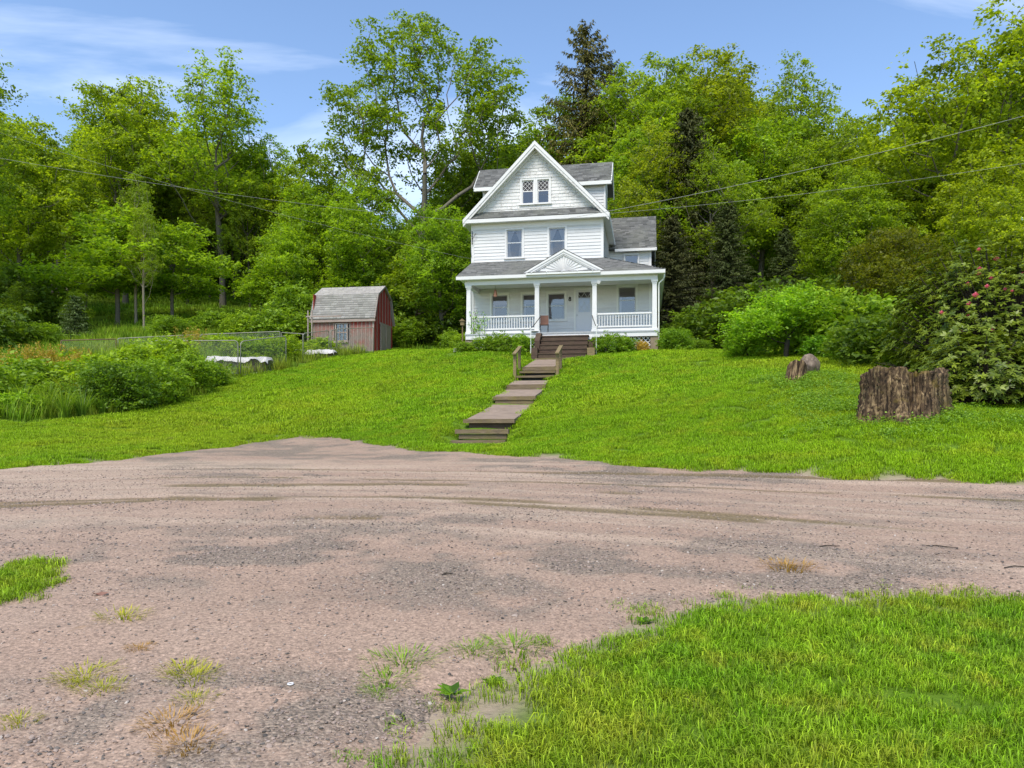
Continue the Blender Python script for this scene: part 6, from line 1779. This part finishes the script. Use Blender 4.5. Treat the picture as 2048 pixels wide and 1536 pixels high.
# ------------------------------------------------------------------ stumps and boulder
def stump_mesh(seed, r0, h, flare, nth=120, nz=26, jag=.06, sx=1.0, sy=.8):
    r = np.random.default_rng(seed); th = np.arange(nth) / nth * 2 * np.pi
    kn = 9; ph = r.random(kn) * 6.28; fq = np.array([3, 5, 7, 9, 11, 14, 17, 23, 29]); am = np.array([.05, .05, .05, .045, .045, .035, .03, .02, .015])
    rid = sum(a * np.abs(np.sin(f * th / 2 + p)) for a, f, p in zip(am, fq, ph)); rid = rid - rid.mean()
    crack = np.zeros(nth)
    for _ in range(11):
        c = r.random() * 6.28; w = r.uniform(.03, .07); crack -= r.uniform(.10, .28) * np.exp(-(((th - c + np.pi) % (2 * np.pi) - np.pi) / w) ** 2)
    steps = np.zeros(nth); _k = 0
    while _k < nth:
        _w = int(r.integers(4, 26)); steps[_k:_k + _w] = r.random(); _k += _w
    steps = steps + .25 * np.sin(2 * th + 1)
    top = h * (1 + jag * (steps - .5) * 2 + .02 * r.normal(size=nth))
    V = []; F = []
    for i in range(nz + 1):
        f = i / nz
        fl = flare * (1 - f) ** 2.6
        rr_ = r0 * (1 + fl * (1 + 1.1 * np.sin(5 * th + ph[0]) * .5 + .3 * np.sin(3 * th + 1)) + (rid + crack) * (1 - .25 * f)) 
        wob_ = r0 * .022 * r.normal(size=nth)
        V.append(np.stack([np.cos(th) * (rr_ + wob_) * sx, np.sin(th) * (rr_ + wob_) * sy, top * f - .25 * (1 - f)], 1))
    for f, q in ((1.0, .86), (.82, .80), (.55, .70), (.5, .01)):
        V.append(np.stack([np.cos(th) * r0 * q * sx, np.sin(th) * r0 * q * sy, top * f], 1))
    n = len(V); V = np.concatenate(V)
    for i in range(n - 1):
        k = np.arange(nth); k2 = (k + 1) % nth
        F.append(np.stack([i * nth + k, i * nth + k2, (i + 1) * nth + k2, (i + 1) * nth + k], 1))
    return mesh_np('stump', V, np.concatenate(F))
st_p = at_ground(1808, 16.1, -.12)
st_o = empty('tree_stump', st_p, .25, 'huge rotten hollow stump on the right lawn', 'stump')
link('bark', stump_mesh(5, .90, .98, .34), M['stump'], st_o)
gr_r = np.random.default_rng(77)
sp_o = empty('tree_stump', at_ground(1592, 20.1, -.02), .8, 'small dark stump below the boulder', 'stump')
link('bark', stump_mesh(8, .30, .42, .30, 60, 10, .25), M['stump'], sp_o).rotation_euler = (0, R(14), 0)
import bmesh
bm = bmesh.new(); bmesh.ops.create_icosphere(bm, subdivisions=4, radius=1.0)
for v in bm.verts:
    n = v.co.normalized(); q = np.array([n.x, n.y, n.z])
    k = 1 + .16 * math.sin(2.3 * n.x + 1.7 * n.z + .4) * math.cos(1.9 * n.y + .8) + .07 * math.sin(5 * n.x + 3 * n.y) * math.sin(4 * n.z + 1) + .045 * math.sin(9 * n.x + 7 * n.z) * math.sin(8 * n.y + 2 * n.z) + .02 * math.sin(23 * n.x - 17 * n.z) * math.sin(19 * n.y)
    k *= 1 - .16 * max(0, n.x * .5 + n.z * .75 - .45)
    v.co = Vector((n.x * .28 * k, n.y * .25 * k, n.z * .33 * k - (.04 if n.z < -.3 else 0)))
me_ = bpy.data.meshes.new('boulder'); bm.to_mesh(me_); bm.free()
for p in me_.polygons: p.use_smooth = True
bo = link('boulder', me_, M['granite']); bo.location = at_ground(1617, 20.6, .22); bo.rotation_euler = (.1, -.22, .6)
tag(bo, 'rounded pinkish boulder standing on the grassy mound', 'boulder')
# low ground cover on the mound between stump and boulder
r_ = np.random.default_rng(160)
def cover_tile(seed):
    r = np.random.default_rng(seed); n = 110; C = np.stack([r.normal(size=n) * .2, r.normal(size=n) * .2, .03 + .14 * r.random(n)], 1)
    return leaves_mesh(C, r.normal(size=(n, 3)) * np.array([1, 1, .3]), unit(np.array([0, 0, 1.]) + r.normal(size=(n, 3)) * .5), np.full(n, .06), np.full(n, .042), r.random(n))
M['cover'] = leaf_mat('creeping_leaf', (0.09, 0.19, 0.012), (0.28, 0.45, 0.03), 0.4)
cov_c = proto_collection('cover_tile', [cover_tile(500 + i) for i in range(4)], M['cover'])
def cov(x, y):
    f = 0
    for mx, my, mr, mh in MOUND: f = f + np.exp(-(((x - mx) / (mr * .85)) ** 2 + ((y - my) / (mr * .85)) ** 2))
    return RNG.random(x.shape) < f * 1.1 - .08
x, y = pts_area(X_of(1500, 18), X_of(1990, 17), 13.6, 22.5, 11, cov)
scatter('ground_cover', cov_c, 4, np.stack([x, y, zground(x, y)], 1), slope_rot(x, y, .1), .45 + .5 * RNG.random(len(x)), 'creeping leafy ground cover around the stumps', 'ground cover')

# ------------------------------------------------------------------ overhead wires
def wire(name, pts_, sag, rad, label, n=40):
    pts_ = [Vector(p) for p in pts_]; o = empty(name, pts_[0], 0, label, 'wire', 'overhead wires')
    P_ = []
    for k in range(len(pts_) - 1):
        a, b = pts_[k], pts_[k + 1]
        for i in range(n + 1):
            f = i / n; p = a.lerp(b, f); p.z -= sag * 4 * f * (1 - f); P_.append(p - pts_[0])
    MB().tube(P_, rad, 5).build('cable', M['wire'], o, True)
    return o
mast = hw(.04, -.12, Z_of(468, 38.1))
wire('service_cable', [mast, px(2750, 30, 26)], .75, .009, 'thick service cable from the house corner to the upper right')
wire('overhead_wire', [hw(7.02, -.42, 11.9), px(2800, 190, 30)], .55, .006, 'thin wire from the right eave to the right edge')
wire('overhead_wire', [hw(-.38, -.42, 11.9), px(-900, 130, 30)], .75, .007, 'thin wire from the left eave to the left edge')
wire('overhead_wire', [hw(-.30, 3.0, 10.6), px(-700, 20, 34)], .9, .005, 'faint upper wire crossing the trees on the left')
mb_ = MB(); mo = empty('service_bracket', mast, -HYAW, 'small iron bracket holding the service cable at the house corner', 'bracket')
MB().tube([(0, 0, -.55), (0, 0, .15)], .02, 6).build('rod', M['black'], mo); MB().tube([(.0, 0, -.3), (.22, -.05, .02)], .012, 5).build('brace', M['black'], mo)
mb_.tube([(0, -.01, -.1), (-.25, -.02, -.25), (-.3, -.02, -.45), (-.1, 0, -.5), (-.05, .05, -1.2)], .010, 5); mb_.build('drip_loop', M['black'], mo)

# ------------------------------------------------------------------ tufts, litter and twigs on the gravel
def road_at_many(u, v):
    Y = EYE / ((v - HV) / FPX + .052)
    for _ in range(6):
        x = (u - 1024) / FPX * Y; Y = Y * .5 + .5 * (EYE - zroad(x, Y)) * FPX / (v - HV)
    x = (u - 1024) / FPX * Y
    return np.stack([x, Y, zroad(x, Y)], 1)
def road_at(u, v):
    Y = EYE / ((v - HV) / FPX + .052)
    for _ in range(6):
        x = X_of(u, Y); z = float(zroad(np.array([x]), np.array([Y]))[0]); Y = Y * 0.5 + 0.5 * (EYE - z) * FPX / (v - HV)
    x = X_of(u, Y); return Vector((x, Y, float(zroad(np.array([x]), np.array([Y]))[0])))
tuft_me = [blade_clump(170 + i, 170, .10, .006, 1.0, .4) for i in range(3)]
GT = 'grass tufts growing in the gravel'
for i, (u, v, s_, lb, dry) in enumerate(((170, 1350, 1.0, 'yellow grass tuft on the gravel left of centre', 0), (205, 1376, .7, 'flat yellow tuft below the left tuft', 0), (152, 1365, .5, 'tiny tuft beside the left yellow tuft', 0), (370, 1338, .8, 'upper half of the double yellow tuft', 0), (388, 1352, .9, 'lower half of the double yellow tuft', 0), (390, 1397, .6, 'small tuft under the double tuft', 0),
                                     (345, 1445, .9, 'straw-coloured tuft near the bottom', 1), (248, 1232, 1.0, 'yellow tuft alone in the middle left gravel', 0), (805, 1322, 1.2, 'fresh green tuft near the turf edge', 2), (775, 1360, .9, 'small green tuft below the fresh one', 2), (755, 1385, .6, 'smallest green tuft by the dark gravel', 2), (945, 1300, .9, 'pale green tuft at the turf edge', 2), (1030, 1292, 1.2, 'wide green tuft at the turf edge', 2), (40, 1440, .6, 'faint tuft at the lower left', 0), (1573, 1133, 1.4, 'dry orange straw tuft on the far gravel', 1), (380, 1485, .8, 'dry straw tuft at the bottom of the gravel', 1), (280, 1295, .5, 'tiny dry tuft on the gravel', 1))):
    o = empty('grass_tuft', road_at(u, v), random.random() * 6, lb, 'grass tuft', GT); o.scale = (s_ * 1.15, s_ * 1.15, s_ * .75)
    me = tuft_me[i % 3]
    c = link('blades', me, M['dry'] if dry == 1 else M['blade'], o); c.color = ((2.0, 1.35, .9) if dry == 0 else (1.1, 1.2, .9) if dry == 2 else (1, 1, 1)) + (1,)
# green patch at the left edge
n = 1300; uu = RNG.random(n) * 190 - 60; vv = 1120 + RNG.random(n) * 95
ctr = np.exp(-(((uu - 20) / 95) ** 2 + ((vv - 1165 + (uu - 20) * .30) / 30) ** 2)); keep = RNG.random(n) < ctr * 1.15 - .05 - .55 * (vnoise(uu / 22, vv / 9, 5) > .62)
P_ = road_at_many(uu[keep][:250], vv[keep][:250])
scatter('grass_patch', tuft_c, 6, P_, tilt_rot(len(P_), .15), .8 + .6 * RNG.random(len(P_)), 'yellow-green grass patch growing in the gravel at the left edge', 'grass')
# litter
lf_ = empty('dead_leaf', road_at(203, 1190), .4, 'curled dark red leaf lying on the gravel', 'leaf')
MB().add([(-.05, 0, .012), (0, -.025, .0), (.05, 0, .015), (0, .025, .02), (-.06, -.02, .03), (0, 0, .006)], [(0, 1, 5), (1, 2, 5), (2, 3, 5), (3, 0, 5), (0, 4, 1)]).build('blade', M['brownplastic'], lf_)
rg = empty('plastic_ring', road_at(581, 1370), 0, 'small white ring lying on the gravel', 'ring')
MB().tube([(.014 * math.cos(k * .5236), .014 * math.sin(k * .5236), .006) for k in range(13)], .004, 6, False).build('ring_body', M['trim'], rg)
for u, v, L_, a_, lb in ((1880, 1095, .30, -.5, 'dark stick on the gravel near the right edge'), (2036, 1136, .25, .1, 'short stick cut by the right edge'), (895, 1150, .10, .5, 'short dark twig in the middle of the gravel'), (1030, 1345, .12, -1.0, 'curved twig at the turf edge'), (1660, 1094, .2, 0.0, 'thin twig on the far gravel')):
    o = empty('twig', road_at(u, v), a_, lb, 'twig', 'twigs on the gravel')
    MB().tube([(-L_ / 2, 0, .006), (-L_ * .1, .012, .016), (L_ * .2, -.004, .012), (L_ / 2, .014, .008)], [.005, .006, .005, .003], 5).build('stick', M['bark_dark'], o)
# broad-leaved weeds at the turf edge
dock = []
r = np.random.default_rng(9)
for k in range(11):
    a = r.random() * 6.28; d = np.array([math.cos(a), math.sin(a), .45]); dock.append((unit(d) * .07 + np.array([0, 0, .02]), d, np.array([-math.cos(a) * .4, -math.sin(a) * .4, 1])))
dm = leaves_mesh(np.array([q[0] for q in dock]), np.array([q[1] for q in dock]), unit(np.array([q[2] for q in dock])), np.full(11, .13), np.full(11, .06), r.random(11), .12)
for u, v, s_, lb in ((905, 1395, .8, 'broad-leaved weed at the corner of the turf'), (985, 1370, .55, 'broad-leaved weed inside the turf edge'), (1290, 1248, .6, 'plantain weed with stalks at the turf edge'), (1200, 1370, .55, 'broad leaf weed in the foreground turf')):
    o = empty('broadleaf_weed', road_at(u, v), random.random() * 6, lb, 'weed', 'broad-leaved weeds in the foreground'); o.scale = (s_,) * 3
    c = link('leaves', dm, M['leaf_shrub'], o); c.color = (.6, .8, .6, 1)
# vine climbing the left porch corner
vx, vy = house_xy(.75, -2.36)
vn = empty('climbing_vine', (vx, vy, zg(vx, vy)), -HYAW, 'thin vine climbing the left porch railing', 'vine')
r = np.random.default_rng(12); segs = []; C = []
for s in range(7):
    p = np.array([r.normal() * .25, .02, .6]); tgt = np.array([-.45 + s * .16 + r.normal() * .08, .03, 1.2 + r.random() * .75])
    prev = p
    for k in range(1, 7):
        q = p + (tgt - p) * k / 6 + r.normal(size=3) * .03; segs.append((prev, q, .008, .006)); prev = q
        for _ in range(5): C.append(q + r.normal(size=3) * np.array([.08, .03, .08]))
link('stems', branch_mesh(segs, 4), M['bark_dark'], vn)
C = np.array(C); b_ = link('leaves', leaves_mesh(C, r.normal(size=C.shape), unit(np.array([0, -.6, .6]) + r.normal(size=C.shape) * .4), np.full(len(C), .085), np.full(len(C), .06), r.random(len(C))), M['leaf_shrub'], vn)
b_.color = (1, 1.3, .9, 1)
